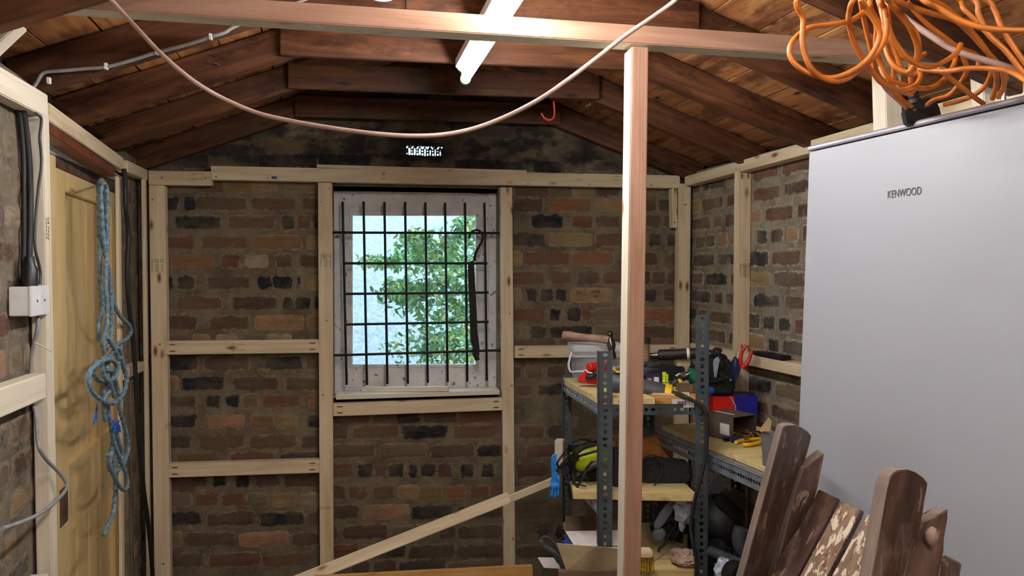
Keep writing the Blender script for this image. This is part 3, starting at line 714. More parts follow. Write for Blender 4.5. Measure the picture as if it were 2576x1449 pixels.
# stamps and pocket screws are on the stud's near side
pr = lambda x, y: hit(x, y, PR(1857, 700)-dR*.0015, V((dR.x, dR.y, 0)))
for x in (1867, 1879): text_on('stamp', 'CE ====\n======', .016, pr(x, 680), UPZ*-1, -nR, 'faint_ink', parent=rs, proud=.0008)
for x, y in ((1866, 442), (1882, 442), (1866, 872), (1882, 876)):
    q = pr(x, y)-dR*.0006; b2 = bmesh.new(); b2.faces.new([b2.verts.new(q+nR*(.0035*math.cos(k*math.pi/8))+UPZ*(.014*math.sin(k*math.pi/8))) for k in range(16)])
    b2.transform(rs.matrix_world.inverted()); mesh_obj('pocket_hole', b2, 'pocket_brown', rs)
rt('pale noggin along the right wall carrying a small black box', (1735, 875), (2008, 932), .045, name='noggin', cat='noggin', ext1=.5)
bs = thing('battery_pack', 'flat black rectangular gadget lying on the right wall noggin', 'gadget', PR(1938, 905, -.03))
bm = bmesh.new(); c0 = PR(1905, 899, -.02); c1 = PR(1978, 914, -.02); nz = c1.z
bar(bm, V((c0.x, c0.y, PR(1938, 907, -.0).z+.018)), V((c1.x, c1.y, PR(1938, 907, -.0).z+.018)), .045, .016, bev=.003); part(bs, 'case', bm, 'black_plastic')
# second post carrying the beam, behind the fridge
timber('timber_post', 'pale post standing behind the fridge, under the right end of the beam', 'post', hit(2246, 160, V((0, 1.95, 0)), NB), hit(2250, 300, V((0, 1.95, 0)), NB), .05, .06, NB, 'pine_white', floor=True)
timber('timber_stud', 'pale stud on the right wall above the near side of the fridge', 'stud', hit(2495, 185, V((0, 1.80, 0)), NB), hit(2500, 262, V((0, 1.80, 0)), NB), .055, .045, NB, 'pine_white', floor=True)
q = W(2530, 240, 1.55); bm = bmesh.new(); tube(bm, [W(2524, 262, 1.55), W(2526, 215, 1.55), W(2534, 200, 1.55), W(2556, 196, 1.55), W(2580, 194, 1.55)], .005)
single('wall_hook', 'small grey metal hook behind the orange cable', 'hook', bm, 'steel', q, smooth=True)

# ================================================================== LEFT FRAME, DOOR
def lt(label, a, b, w, t=.04, off=0, name='timber_stud', cat='stud', **k):
    return timber(name, label, cat, PL(*a, off), PL(*b, off), w, t, nL, **k)
lt('bright pale stud at the near side of the yellow door, beside the switch box', (116, 285), (139, 1449), .053, .036, .0, mat='pine_white', floor=True, stamps=[(PL(119, 575), CE, .016, 0)])
lt('pale top plate on the near part of the left wall', (0, 201), (121, 268), .060, .042, .0, name='top_plate', cat='top plate', mat='pine_white', ext0=2.6)
lt('pale noggin on the near part of the left wall, below the switch box', (0, 1015), (116, 970), .064, .042, .0, name='noggin', cat='noggin', mat='pine_white', ext0=2.6)
lt('pale low noggin on the near part of the left wall', (0, 1570), (122, 1474), .064, .042, .0, name='noggin', cat='noggin', mat='pine_white', ext0=2.6)
lt('yellowed plate over the door head', (124, 281), (296, 403), .05, .05, -.012, name='top_plate', cat='top plate', mat='pine', ext1=.10)
lt('pale short plate between the door head and the back corner', (322, 418), (372, 441), .045, .04, -.002, name='top_plate', cat='top plate')
lt('dark red-brown lintel board above the yellow door', (126, 322), (290, 434), .033, .05, -.018, name='door_lintel', cat='lintel', mat='dark_lintel')
lt('pale stud on the far side of the door, with a hinge cut-out', (301, 445), (311, 1449), .044, .012, -.004, floor=True)
lt('pale stud in the back left corner, beside the black cable', (366, 448), (379, 1449), .044, .014, -.002, floor=True)
lt('short pale noggin in the back left corner, crossed by the black cable', (312, 943), (362, 921), .042, .04, -.004, name='noggin', cat='noggin')

dr = bpy.data.objects.new('door_1', None); C.objects.link(dr); dr['kind'] = 'structure'
OFF = -.085
P_ = lambda s, z, off=OFF: cL+nL*off+dL*s+UPZ*z
dr.location = P_(dd0, 0)
S0 = (PL(141, 600, OFF)-cL).dot(dL); S1 = (PL(296, 600, OFF)-cL).dot(dL); ZD = PL(141, 392, OFF).z
ZD = 1.86
dW = S1-S0
def dbox(bm, s0, s1, z0, z1, o0, o1, bev=.002): prism(bm, [P_(s0, z0, o1), P_(s1, z0, o1), P_(s1, z1, o1), P_(s0, z1, o1)], -nL*(o1-o0), bev=bev)
st_ = .105; zr1 = PL(220, 1130, OFF).z; zr0 = PL(230, 1281, OFF).z; zpt = PL(165, 482, OFF).z
def dmesh(fn, name, mat, under=None, **k):
    bm = bmesh.new(); fn(bm); return part(dr, name, bm, mat, under=under, **k)
leaf = dmesh(lambda b: (dbox(b, S0, S0+st_, .02, ZD, OFF-.04, OFF), dbox(b, S1-st_, S1, .02, ZD, OFF-.04, OFF), dbox(b, S0+st_, S1-st_, zpt, ZD, OFF-.04, OFF),
   dbox(b, S0+st_, S1-st_, zr0, zr1, OFF-.04, OFF), dbox(b, S0+st_, S1-st_, .02, .22, OFF-.04, OFF)), 'door_leaf', 'yellow_paint')
def panels(b):
    n = 4; w = (dW-2*st_)/n
    for k in range(n):
        for z0, z1 in ((.2, zr0+.01), (zr1-.01, zpt+.01)): dbox(b, S0+st_+k*w+.002, S0+st_+(k+1)*w-.002, z0, z1, OFF-.032, OFF-.018, .003)
dmesh(panels, 'door_panel', 'yellow_paint')
zl0, zl1 = PL(168, 1312, OFF).z, PL(170, 1215, OFF).z
dmesh(lambda b: dbox(b, S0-.002, S0+.09, zl0, zl1, OFF-.03, OFF+.002), 'lock_patch', 'bare_brown', label='bare brown patch where a lock was')
dmesh(lambda b: dbox(b, S0-.13, S0-.004, .0, 1.95, -.14, OFF+.003), 'door_jamb', 'yellow_paint')
dmesh(lambda b: dbox(b, S1+.004, S1+.05, .0, 1.95, -.14, -.045), 'door_jamb', 'yellow_paint')
dmesh(lambda b: prism(b, [P_(S0-.12, ZD-.008, OFF+.012), P_(S1+.02, ZD+.01, OFF+.012), P_(S1+.02, ZD+.02, OFF+.03), P_(S0-.12, ZD+.055, OFF+.05)], -nL*.03), 'highlight_strip', 'transom_highlight', label='strip above the door with a bluish-white highlight put into its colour')
dmesh(lambda b: dbox(b, S0-.004, S1+.004, ZD-.04, ZD+.004, OFF-.03, OFF+.003), 'door_head_board', 'bare_brown')
dmesh(lambda b: dbox(b, S0-.10, S1+.10, 0, 2.02, -.20, -.16), 'door_backing', 'bare_brown')
for zz in (PL(303, 560, -.04).z, PL(303, 610, -.04).z):
    dmesh(lambda b: dbox(b, S1-.002, S1+.02, zz-.02, zz+.02, OFF, OFF+.004), 'hinge', 'iron_black')

# switch box and cables on the left
sw = thing('switch_box', 'white surface mounted switch box on the left wall, under a thick black cable', 'switch', PL(100, 795, .0))
a0, a1 = PL(79, 720, .008), PL(124, 716, .008); zt, zb = PL(79, 720, .008).z, PL(79, 797, .008).z
f0 = V((a0.x, a0.y, 0)); f1 = V((a1.x, a1.y, 0))
bm = bmesh.new(); prism(bm, [f0+UPZ*zb, f1+UPZ*zb, f1+UPZ*zt, f0+UPZ*zt], -nL*.007, bev=.0015); pl = part(sw, 'face_plate', bm, 'white_plastic')
bm = bmesh.new(); m_ = dL*.0015; g1 = PL(99, 720, .008); g1 = V((g1.x, g1.y, 0)); prism(bm, [f0+m_-nL*.007+UPZ*(zb+.0015), g1-nL*.007+UPZ*(zb+.0015), g1-nL*.007+UPZ*(zt-.0015), f0+m_-nL*.007+UPZ*(zt-.0015)], -nL*.042, bev=.002); part(sw, 'back_box', bm, 'white_plastic')
ctr = (f0+f1)/2+UPZ*((zt+zb)/2); ex = (f1-f0).normalized()
bm = bmesh.new(); prism(bm, [ctr-ex*.008+UPZ*-.01+nL*.001, ctr+ex*.008+UPZ*-.01+nL*.001, ctr+ex*.008+UPZ*.022+nL*.005, ctr-ex*.008+UPZ*.022+nL*.005], -nL*.004); part(sw, 'rocker', bm, 'white_plastic', under=pl)
for s_ in (-1, 1):
    bm = bmesh.new(); cyl(bm, ctr+ex*(.028*s_), ctr+ex*(.028*s_)+nL*.0015, .0035, n=10); part(sw, 'screw', bm, 'steel', under=pl)
def cable(name, label, pts, r, mat, cat='cable', **k):
    bm = bmesh.new(); tube(bm, pts, r, **k); return single(name, label, cat, bm, mat, pts[0], smooth=True)
cable('black_cable', 'thick black cable running down the brick to the switch box', [PL(x, y, -.028) for x, y in ((54, 270), (59, 290), (65, 330), (72, 400), (75, 470), (75, 560), (73, 630), (72, 690))]+[PL(74, 716, -.01)], .0085, 'black_rubber')
bm = bmesh.new(); lathe(bm, PL(75, 722, -.012), UPZ, [(0, .018), (.045, .018), (.055, .012), (.075, .011)], 16)
single('cable_gland', 'black cable gland on top of the switch box', 'cable gland', bm, 'black_plastic', PL(75, 722, -.012), smooth=True)
cable('black_cable', 'second black cable tight against the left brickwork', [PL(x, y, -.034) for x, y in ((46, 275), (53, 320), (59, 400), (60, 500), (60, 600), (58, 700), (57, 716))], .006, 'black_rubber')
cable('grey_cable', 'thin dark grey cable looping beside the thick black one', [PL(x, y, -.0) for x, y in ((90, 285), (104, 300), (100, 345), (103, 380), (104, 420), (96, 480), (89, 560), (88, 620), (98, 665), (102, 690), (101, 715))], .0035, 'tool_grey')
cable('grey_cable', 'thin grey cable leaving the switch box and sweeping down across the stud', [PL(x, y, o_) for x, y, o_ in ((96, 796, -.01), (94, 830, -.01), (86, 862, -.02), (79, 900, -.03), (78, 960, -.036), (80, 1010, -.034), (90, 1040, -.01), (93, 1080, -.005), (98, 1125, .01), (120, 1160, .015), (145, 1185, .02), (168, 1218, .03), (160, 1240, .04), (130, 1270, .05), (95, 1295, .05), (50, 1315, .05), (5, 1330, .05))], .0046, 'grey_cable')
cable('black_cable', 'long thick black cable hanging down beside the back left corner', [PL(x, y, .014) for x, y in ((312, 425), (315, 470), (316, 520), (323, 590), (320, 660), (322, 740), (328, 800), (336, 870), (340, 930), (344, 1010), (348, 1090), (354, 1160), (362, 1235), (372, 1310), (380, 1390), (385, 1470), (386, 1600))], .0085, 'black_rubber')
# cable tie
bm = bmesh.new(); bar(bm, PL(88, 862, .005), PL(132, 885, .02), .004, .0015); single('cable_tie', 'clear plastic cable tie tail sticking out below the switch box', 'cable tie', bm, 'white_plastic', PL(88, 862, .005))
# blue knob and brown upright at the left edge
bm = bmesh.new(); lathe(bm, W(-12, 1218, 1.9), RT+UP*.15, [(0, .012), (.006, .02), (.02, .022), (.03, .019), (.033, .012)], 8)
single('blue_clamp', 'blue plastic clamp end at the left edge of the picture', 'clamp', bm, 'blue_plastic', W(-12, 1218, 1.9))
bm = bmesh.new(); bar(bm, W(-20, 1240, 1.9), W(12, 1500, 1.9), .04, .03); single('dark_plank', 'dark brown plank end leaning at the left edge of the picture', 'plank', bm, 'spattered_brown', W(-20, 1240, 1.9))

# blue rope on the door
rp = thing('blue_rope', 'long blue rope looped and knotted, hanging on the yellow door', 'rope', PL(258, 455, .02))
def z4(l, o0=.03, o1=None): n = len(l); return [PL(x/2.588, 400+y/2.588, o0+((o1 if o1 is not None else o0)-o0)*i/(n-1)) for i, (x, y) in enumerate(l)]
def z5(l, o0=.03, o1=None): n = len(l); return [PL(x/2.64, 900+y/2.64, o0+((o1 if o1 is not None else o0)-o0)*i/(n-1)) for i, (x, y) in enumerate(l)]
OB = .004
bm = bmesh.new(); rr = .0070
T_ = lambda p, r=rr: tube(bm, p, r, n=18, strand=1)
T_(z4([(648,1180),(640,1100),(665,960),(652,820),(650,640),(648,450),(645,300),(642,190),(652,145),(670,150),(682,230),(682,400),(690,560),(692,640),(715,800),(735,920),(780,1020),(838,1080),(852,1130),(820,1175),(760,1210),(735,1270)], OB, OB+.02))
T_(z4([(690,1240),(720,1180),(728,1050),(725,900),(712,760),(690,640),(672,500),(662,350),(655,220),(668,160),(690,175),(697,260),(697,400),(700,520),(690,700),(690,850),(700,1000),(690,1120),(668,1180),(680,1260),(690,1340),(700,1440)], OB+.015, OB+.03))
T_(z4([(700,1160),(740,1230),(770,1300),(760,1370),(700,1370),(720,1280),(760,1230),(790,1270),(800,1350),(830,1440)], OB+.04, OB+.03))
T_(z5([(800,0),(830,80),(840,160),(820,240),(760,300),(690,290),(620,240),(590,170),(600,90),(650,40),(720,10),(770,40),(775,110),(740,150)], OB+.045, OB+.05))
T_(z5([(640,20),(620,90),(650,150),(700,160),(690,230),(715,330),(735,440),(755,560),(800,680),(838,780),(848,850),(825,878),(790,850),(760,790),(730,720),(720,640)], OB+.02, OB+.04))
T_(z5([(690,0),(730,90),(770,160),(790,260),(800,360),(830,470),(850,570),(845,640),(810,720),(760,762),(725,730),(735,650),(750,560),(770,480)], OB+.03, OB+.02))
T_(z5([(670,20),(690,120),(730,170),(760,260),(740,220),(700,260),(690,340),(700,420)], OB+.05, OB+.03))
T_(z5([(740,600),(752,680),(765,800),(765,920),(748,1040),(712,1125),(686,1183)], OB+.02, OB+.01))
T_(z5([(770,480),(790,560),(810,640),(800,700)], OB+.035, OB+.03))
part(rp, 'rope_coils', bm, 'blue_rope', smooth=True)
bm = bmesh.new()
for k in range(26):
    c = z5([(770+rnd.uniform(-25, 25), 430+rnd.uniform(-25, 30)), (770+rnd.uniform(-35, 35), 470+rnd.uniform(-20, 30))], OB+.05); tube(bm, c, .0012, n=5, sm=False)
part(rp, 'frayed_end', bm, 'blue_plastic', label='bright blue frayed strands in the knot')
bm = bmesh.new()
for k in range(14):
    c = z5([(645, 300+k*3), (630+rnd.uniform(-14, 14), 420+rnd.uniform(-20, 30))], OB+.02); tube(bm, c, .001, n=5, sm=False)
part(rp, 'frayed_end', bm, 'blue_plastic', label='bright blue frayed strands hanging left of the knot')
bm = bmesh.new(); q = PL(258, 462, OFF); cyl(bm, q, PL(258, 462, OB+.03), .004, n=8); single('nail', 'nail in the yellow door holding the blue rope', 'nail', bm, 'steel', q)

# ================================================================== BEAM, POST, LAMP, CABLES ABOVE
YBM = 1.84
hb = lambda x, y: hit(x, y, V((0, YBM, 0)), NB)
timber('tie_beam', 'pinkish sawn beam crossing the whole room overhead', 'beam', hb(-120, -27), hb(2470, 143), .046, .06, NB, mats=['pine_white', 'sawn_warm_tint'],
       stamps=[(hb(797, 66), 'IO NO', .012, 0)])
timber('timber_post', 'pinkish sawn post standing in front of the shelving, under the beam', 'post', hit(1610.5, 118, V((0, YBM+.002, 0)), NB), hit(1591, 1449, V((0, YBM+.002, 0)), NB), .044, .06, NB, mats=['pine_white', 'sawn_warm_tint'], floor=True,
       stamps=[])
timber('timber_brace', 'pale short timber propping the left end of the beam', 'brace', hit(-70, 125, V((0, YBM+.03, 0)), NB), hit(22, 38, V((0, YBM+.03, 0)), NB), .055, .045, NB, 'pine_white')

A = W(1170, 200, 2.5); dt = (W(1296, 0, 1.778)-A); dt.z = 0; dt.normalize(); Bt = A+dt*1.5
lf = thing('tube_light', 'long white fluorescent tube fitting under the roof ties', 'ceiling light', (A+Bt)/2+V((0, 0, .05)))
sd = dt.cross(UPZ).normalized()
bm = bmesh.new(); a, b = A+dt*-.01+UPZ*.04, Bt+UPZ*.04
x = V(dt); prof = [(-.030, .026), (.030, .026), (.030, .002), (.014, -.016), (-.014, -.016), (-.030, .002)]
prism(bm, [a+sd*u+UPZ*v for u, v in prof], (b-a)); part(lf, 'batten_body', bm, 'white_plastic')
bm = bmesh.new(); cyl(bm, A+dt*.012, Bt-dt*.012, .0135, n=20); part(lf, 'tube', bm, 'tube_glow', smooth=True)
for e in (A, Bt-dt*.012):
    bm = bmesh.new(); cyl(bm, e-dt*.004, e+dt*.012, .0165, n=18); box(bm, e+dt*.004+UPZ*.014, dt*.016, sd*.026, UPZ*.03); part(lf, 'lamp_holder', bm, 'white_plastic', smooth=True)
def fill_tube_fitting(lf, A, Bt):
    bm = bmesh.new(); a, b = A+dt*-.01+UPZ*.04, Bt+UPZ*.04
    prism(bm, [a+sd*u+UPZ*v for u, v in prof], (b-a)); part(lf, 'batten_body', bm, 'white_plastic')
    bm = bmesh.new(); cyl(bm, A+dt*.012, Bt-dt*.012, .0135, n=20); part(lf, 'tube', bm, 'fill_tube_glow', smooth=True)
    for e in (A, Bt-dt*.012):
        bm = bmesh.new(); cyl(bm, e-dt*.004, e+dt*.012, .0165, n=18); box(bm, e+dt*.004+UPZ*.014, dt*.016, sd*.026, UPZ*.03); part(lf, 'lamp_holder', bm, 'white_plastic', smooth=True)
A2 = A+dt*2.1; fill_lf = thing('tube_light', 'added unseen fluorescent tube fitting behind the camera, raising the overall brightness', 'ceiling light', A2+dt*.75+V((0, 0, .05)))  # added fitting out of view, brightens the whole room
fill_tube_fitting(fill_lf, A2, A2+dt*1.5)
bm = bmesh.new(); q = W(961, -6, 1.98); lathe(bm, q+V((0, 0, .03)), V((0, 0, -1)), [(0, .036), (.022, .036), (.03, .03), (.032, .012)], 28)
single('junction_box', 'round white junction box on a roof tie behind the beam', 'junction box', bm, 'white_plastic', q, smooth=True)
cable('black_cable', 'short thin black cable beside the round junction box', [W(1023, -40, 2.1), W(1022, -5, 2.1), W(1021, 40, 2.1)], .0028, 'black_rubber')
gp = lambda x, y: hit(x, y, V((0, 2.145, 0)), NB)
cable('grey_cable', 'grey flex clipped along a rafter on the left slope', [gp(82, 222), gp(95, 205), gp(104, 188), gp(120, 181), gp(160, 178), gp(215, 173), gp(265, 169), gp(320, 155), gp(395, 132), gp(470, 112), gp(530, 93), gp(565, 82), gp(588, 68), gp(660, 38), gp(745, 8), gp(800, -12)], .0045, 'grey_cable')
for k, (x, y) in enumerate(((267, 167), (395, 130), (530, 93), (123, 203))):
    bm = bmesh.new(); q = gp(x, y); box(bm, q, V((.008, 0, 0)), V((0, .012, 0)), V((0, 0, .016)), bev=.001)
    single('cable_clip', f'small white cable clip on the left rafter, {["lowest on the grey flex","middle one on the grey flex","highest on the grey flex","empty, just below the flex"][k]}', 'cable clip', bm, 'white_plastic', q)
dp = [(262, -22), (285, 5), (318, 42), (355, 82), (400, 130), (450, 175), (505, 216), (570, 252), (650, 285), (740, 306), (840, 323), (940, 336), (1035, 342), (1120, 338), (1200, 321), (1280, 290), (1360, 248), (1430, 200), (1500, 147), (1570, 92), (1640, 44), (1690, 8), (1712, -14)]
cable('pink_cable', 'thick pinkish cable drooping in a wide loop across the room', [W(180, -150, 1.52)]+[W(x, y, 1.58+.02*math.sin(i)) for i, (x, y) in enumerate(dp)]+[W(1790, -110, 1.5), W(1830, -180, 1.5)], .0046, 'pink_cable')
cable('pink_cable', 'pinkish cable passing through the orange coil at the right', [W(1940+x/4.025, y/4.025, 1.42-.16*i/7) for i, (x, y) in enumerate([(1170, 10), (1380, 200), (1600, 350), (1800, 480), (2000, 560), (2300, 650), (2580, 740), (2700, 800)])], .0056, 'pink_cable')
bm = bmesh.new(); tube(bm, [W(1393, 255, 2.98), W(1395, 285, 2.98), W(1391, 298, 2.98), W(1380, 302, 2.98), W(1369, 296, 2.98), W(1362, 285, 2.98)], .0038)
single('red_hook', 'red plastic coated hook screwed under a roof tie', 'hook', bm, 'red_hook', W(1393, 255, 2.98), smooth=True)
bm = bmesh.new(); lathe(bm, W(1473, 268, 2.98), RT+UP*.5, [(0, .003), (.016, .003), (.017, .006), (.021, .006)], 10)
single('bolt', 'small bright bolt end on the second right rafter', 'bolt', bm, 'steel', W(1473, 268, 2.98))

# orange extension lead
oc = thing('extension_lead', 'tangled orange extension lead heaped over the top of the fridge', 'extension lead', W(2325, 250, 1.5))
loops = [
 ([(330,-60),(325,200),(320,450),(380,650),(480,760),(620,820),(760,800),(900,700),(1040,580),(1140,430),(1170,280),(1150,100),(1120,-40)], 1.22, 1.25),
 ([(1020,-30),(1000,60),(940,120),(800,210),(600,250),(380,285),(230,400),(185,520),(235,640),(380,740),(600,790),(800,730),(960,620),(1060,480),(1100,330),(1040,200),(955,80),(935,-40)], 1.28, 1.2),
 ([(870,-40),(790,120),(790,260),(840,430),(950,640),(1020,720),(1120,840),(1300,910),(1450,870),(1510,780),(1500,690)], 1.24, 1.38),
 ([(900,-20),(940,200),(1000,450),(1060,700),(1150,880),(1250,980),(1370,1090)], 1.3, 1.5),
 ([(960,-20),(1060,250),(1060,500),(1160,740),(1260,900),(1420,960)], 1.33, 1.48),
 ([(1080,-20),(1140,220),(1150,450),(1230,650),(1370,730),(1450,650),(1480,500),(1430,330),(1330,160),(1210,30),(1160,-60)], 1.34, 1.22),
 ([(1190,60),(1200,300),(1290,480),(1420,620),(1600,680),(1760,620),(1880,530),(1920,445)], 1.26, 1.3),
 ([(1220,-40),(1400,60),(1640,140),(1850,200),(2000,320),(2200,540),(2330,680),(2380,800)], 1.2, 1.36),
 ([(1500,-40),(1700,80),(1900,200),(2100,270),(2300,300),(2640,310)], 1.18, 1.1),
 ([(1500,700),(1760,720),(2000,690),(2300,700),(2450,740),(2640,850)], 1.36, 1.16),
 ([(1680,700),(1760,750),(1900,860),(2050,980),(2150,1050)], 1.36, 1.42),
 ([(1040,500),(1110,640),(1200,800),(1400,870),(1600,890),(1750,800),(1850,650),(1860,540),(1800,480)], 1.36, 1.44),
 ([(1940,560),(1980,700),(1920,830),(1800,960),(1650,1010),(1580,1060)], 1.4, 1.5),
 ([(2240,700),(2180,850),(2060,960),(1880,1030),(1750,1060)], 1.38, 1.47),
 ([(2000,-40),(2100,150),(2200,350),(2380,520),(2600,800)], 1.24, 1.2),
 ([(2120,-40),(2260,100),(2320,250),(2440,450),(2600,680)], 1.28, 1.25),
 ([(2270,700),(2280,850),(2240,1000)], 1.3, 1.36), ([(2340,700),(2360,850),(2300,990)], 1.28, 1.33),
 ([(1160,80),(1180,360),(1270,560),(1330,700),(1420,760),(1500,720)], 1.4, 1.42),
 ([(1000,60),(1090,230),(1220,400),(1330,560),(1460,600),(1560,540)], 1.42, 1.45),
 ([(1380,20),(1480,140),(1600,260),(1760,380),(1900,480),(2080,560),(2100,700)], 1.4, 1.44),
 ([(1600,-40),(1750,60),(1900,180),(2040,330),(2160,480),(2250,640),(2240,760)], 1.34, 1.4),
 ([(1020,620),(1100,780),(1220,880),(1330,1010),(1420,1080)], 1.45, 1.52),
 ([(1130,400),(1230,640),(1250,780),(1330,880),(1440,930)], 1.4, 1.49),
 ([(1420,620),(1410,740),(1420,860),(1450,920)], 1.45, 1.5),
 ([(1180,-40),(1300,150),(1460,330),(1500,520),(1470,640)], 1.24, 1.3),
 ([(1850,-40),(1950,90),(2080,210),(2180,330),(2300,430)], 1.42, 1.4),
]
bm = bmesh.new()
HG = W(2250, -75, 1.33)
for l, d0, d1 in loops:
    Q = [W(1940+x/4.025, y/4.025, d0+(d1-d0)*i/(len(l)-1)) for i, (x, y) in enumerate(l)]
    if l[0][1] < -25: Q.insert(0, HG+V((rnd.uniform(-.02, .02), rnd.uniform(-.01, .01), rnd.uniform(-.01, .02))))
    if l[-1][1] < -25: Q.append(HG+V((rnd.uniform(-.02, .02), rnd.uniform(-.01, .01), rnd.uniform(-.01, .02))))
    tube(bm, Q, .0043, n=10)
for l, d0, d1 in ():
    tube(bm, [W(1940+x/4.025, y/4.025, d0+(d1-d0)*i/(len(l)-1)) for i, (x, y) in enumerate(l)], .0043, n=10)
part(oc, 'cable_coils', bm, 'orange_cable', smooth=True)
bm = bmesh.new(); zr = HB-SL*(HG.x-GX(HG.y))+.05
tube(bm, [V((HG.x+.02, HG.y, zr)), V((HG.x+.03, HG.y, HG.z+.03)), V((HG.x+.02, HG.y, HG.z-.03)), V((HG.x-.02, HG.y, HG.z-.02)), V((HG.x-.03, HG.y, HG.z+.02))], .004); single('roof_hook', 'steel hook under a rafter from which the orange extension lead hangs', 'hook', bm, 'steel', V((HG.x+.02, HG.y, zr)), smooth=True)
bm = bmesh.new(); pk = [(1360, 1110), (1390, 1075), (1440, 1040), (1530, 1030), (1560, 985), (1640, 985), (1690, 1040), (1720, 1110), (1740, 1230), (1390, 1260)]
prism(bm, [W(1940+x/4.025, y/4.025, 1.53) for x, y in pk], FW*.022, bev=.003); pg = part(oc, 'plug', bm, 'black_plastic', label='black moulded mains plug')
bm = bmesh.new(); lathe(bm, W(1940+1450/4.025, 1050/4.025, 1.54), UP+RT*-.1, [(0, .012), (.008, .012), (.01, .009), (.014, .011), (.017, .008), (.021, .01), (.024, .007), (.032, .006)], 14); part(oc, 'strain_relief', bm, 'black_rubber', under=pg)
for x, y in ((1455, 1112), (1565, 1075)):
    bm = bmesh.new(); q = W(1940+x/4.025, y/4.025, 1.5285); cyl(bm, q, q+FW*.003, .003, n=10); part(oc, 'screw', bm, 'steel', under=pg)

# ================================================================== FRIDGE
fz = .30
def tp(px, py): d = fz*F/(686-py); return B(px, 1.5+fz, d)
T0, T1 = tp(2035, 368), tp(2576, 240); T1 = T0+(T1-T0).normalized()*.60
ed = (T1-T0).normalized(); inw = V((-ed.y, ed.x, 0)); inw = inw if inw.x > 0 else -inw
lean = .036
dn = (V((0, 0, -1))-inw*lean).normalized(); inn = (inw-UPZ*lean).normalized()
fr = thing('fridge', 'tall silver-grey fridge standing against the right wall', 'fridge', V((T0.x, T0.y, 0))+inw*.3+ed*.3)
Hf = 1.80/ -dn.z
def fb(e0, e1, i0, i1, h0, h1, bev=.004, mesh=None):
    bm = mesh or bmesh.new(); c = T0+ed*((e0+e1)/2)+inn*((i0+i1)/2)+dn*((h0+h1)/2); box(bm, c, ed*(e1-e0), inn*(i1-i0), dn*(h1-h0), bev=bev); return bm
part(fr, 'cabinet', fb(.004, .596, .062, .56, .004, Hf-.03), 'fridge_silver')
door = part(fr, 'door', fb(0, .6, .0, .055, .014, 1.74, bev=.003), 'fridge_silver')
bm = bmesh.new()
pr_ = [(-.002, .0115), (-.004, .008), (-.003, .003), (.002, -.001), (.012, -.003), (.055, -.003), (.055, .0115)]
prism(bm, [T0+inn*a+dn*b for a, b in pr_], ed*.6); part(fr, 'top_trim', bm, 'fridge_trim', under=door)
for e in (.05, .55):
    for i in (.08, .5):
        bm = bmesh.new(); c = T0+ed*e+inn*i; c.z = .0; h = (T0+ed*e+inn*i+dn*(Hf-.03)).z; cyl(bm, c, c+UPZ*max(h+.004, .01), .018, n=12); part(fr, 'foot', bm, 'black_plastic')
# badge lettering
def fpt(px, py): return hit(px, py, T0, inn)
k0, k1 = fpt(2234, 488), fpt(2318, 483)
lo = text_on('brand_lettering', 'KENWOOD', .0225, (k0+k1)/2, ed, UPZ, 'tool_grey', sx=1.0, proud=.0008)
# fit lettering width
vs = [v.co.copy() for v in lo.data.vertices]; mid = (k0+k1)/2; wdt = max((v-mid).dot(ed) for v in vs)-min((v-mid).dot(ed) for v in vs); kx = (k1-k0).length/wdt
for v in lo.data.vertices: dlt = (v.co-mid).dot(ed); v.co += ed*(dlt*(kx-1))
lo.data.transform(Matrix.Translation(-fr.location)); lo.parent = door

# ================================================================== SHELVING (slotted angle)
def cell(bm, O, u, v, n, w, h, hx, hy, t, N=16):
    """one perforated cell of a steel strip: centre O, plate axes u,v, normal n"""
    out = []
    per = [(-1, -1), (-.5, -1), (0, -1), (.5, -1), (1, -1), (1, -.5), (1, 0), (1, .5), (1, 1), (.5, 1), (0, 1), (-.5, 1), (-1, 1), (-1, .5), (-1, 0), (-1, -.5)]
    Of, If, Ob, Ib = [], [], [], []
    for a, b in per:
        th = math.atan2(b*h, a*w); ca, sa = math.cos(th), math.sin(th); rr = (abs(ca/hx)**2.6+abs(sa/hy)**2.6)**(-1/2.6)
        o = O+u*(a*w/2)+v*(b*h/2); i = O+u*(rr*ca)+v*(rr*sa)
        Of.append(bm.verts.new(o)); If.append(bm.verts.new(i)); Ob.append(bm.verts.new(o-n*t)); Ib.append(bm.verts.new(i-n*t))
    for k in range(16):
        j = (k+1) % 16
        bm.faces.new((Of[k], Of[j], If[j], If[k])); bm.faces.new((Ob[k], Ib[k], Ib[j], Ob[j])); bm.faces.new((If[k], If[j], Ib[j], Ib[k]))
        if k < 4 or 8 <= k < 12: pass
        else: bm.faces.new((Of[k], Ob[k], Ob[j], Of[j]))
def strip(bm, a, b, wdir, w, n, t=.002, pitch=.023, small=False):
    a, b = V(a), V(b); L = (b-a).length; v = (b-a)/L; u = V(wdir); u = (u-v*u.dot(v)).normalized(); n = V(n)
    N = max(1, int(L/pitch)); p = L/N
    for k in range(N):
        if small: hx, hy = w*.12, p*.3
        else: hx, hy = ((.0085, .006), (.0055, .0085), (.0055, .006), (.0055, .0085))[k % 4]
        cell(bm, a+v*(p*(k+.5))+u*(w/2), u, v, n, w, p, hx, hy, t)
def angle_iron(bm, a, b, u1, u2, w1=.05, w2=.035, **k):
    u1, u2 = V(u1), V(u2); strip(bm, a, b, u1, w1, -u2, **k); strip(bm, a, b, u2, w2, -u1, **k)
su = thing('shelf_unit', 'narrow grey slotted-angle shelf unit behind the pinkish post', 'shelf unit', B(1600, 0, 2.85))
ZS1, ZS2, ZS3 = 1.08, .755, .50
FL, FR = B(1503, 0, 2.6), B(1779, 0, 2.62)
RL, RR_ = B(1412, 0, 3.13), B(1641, 0, 3.12)
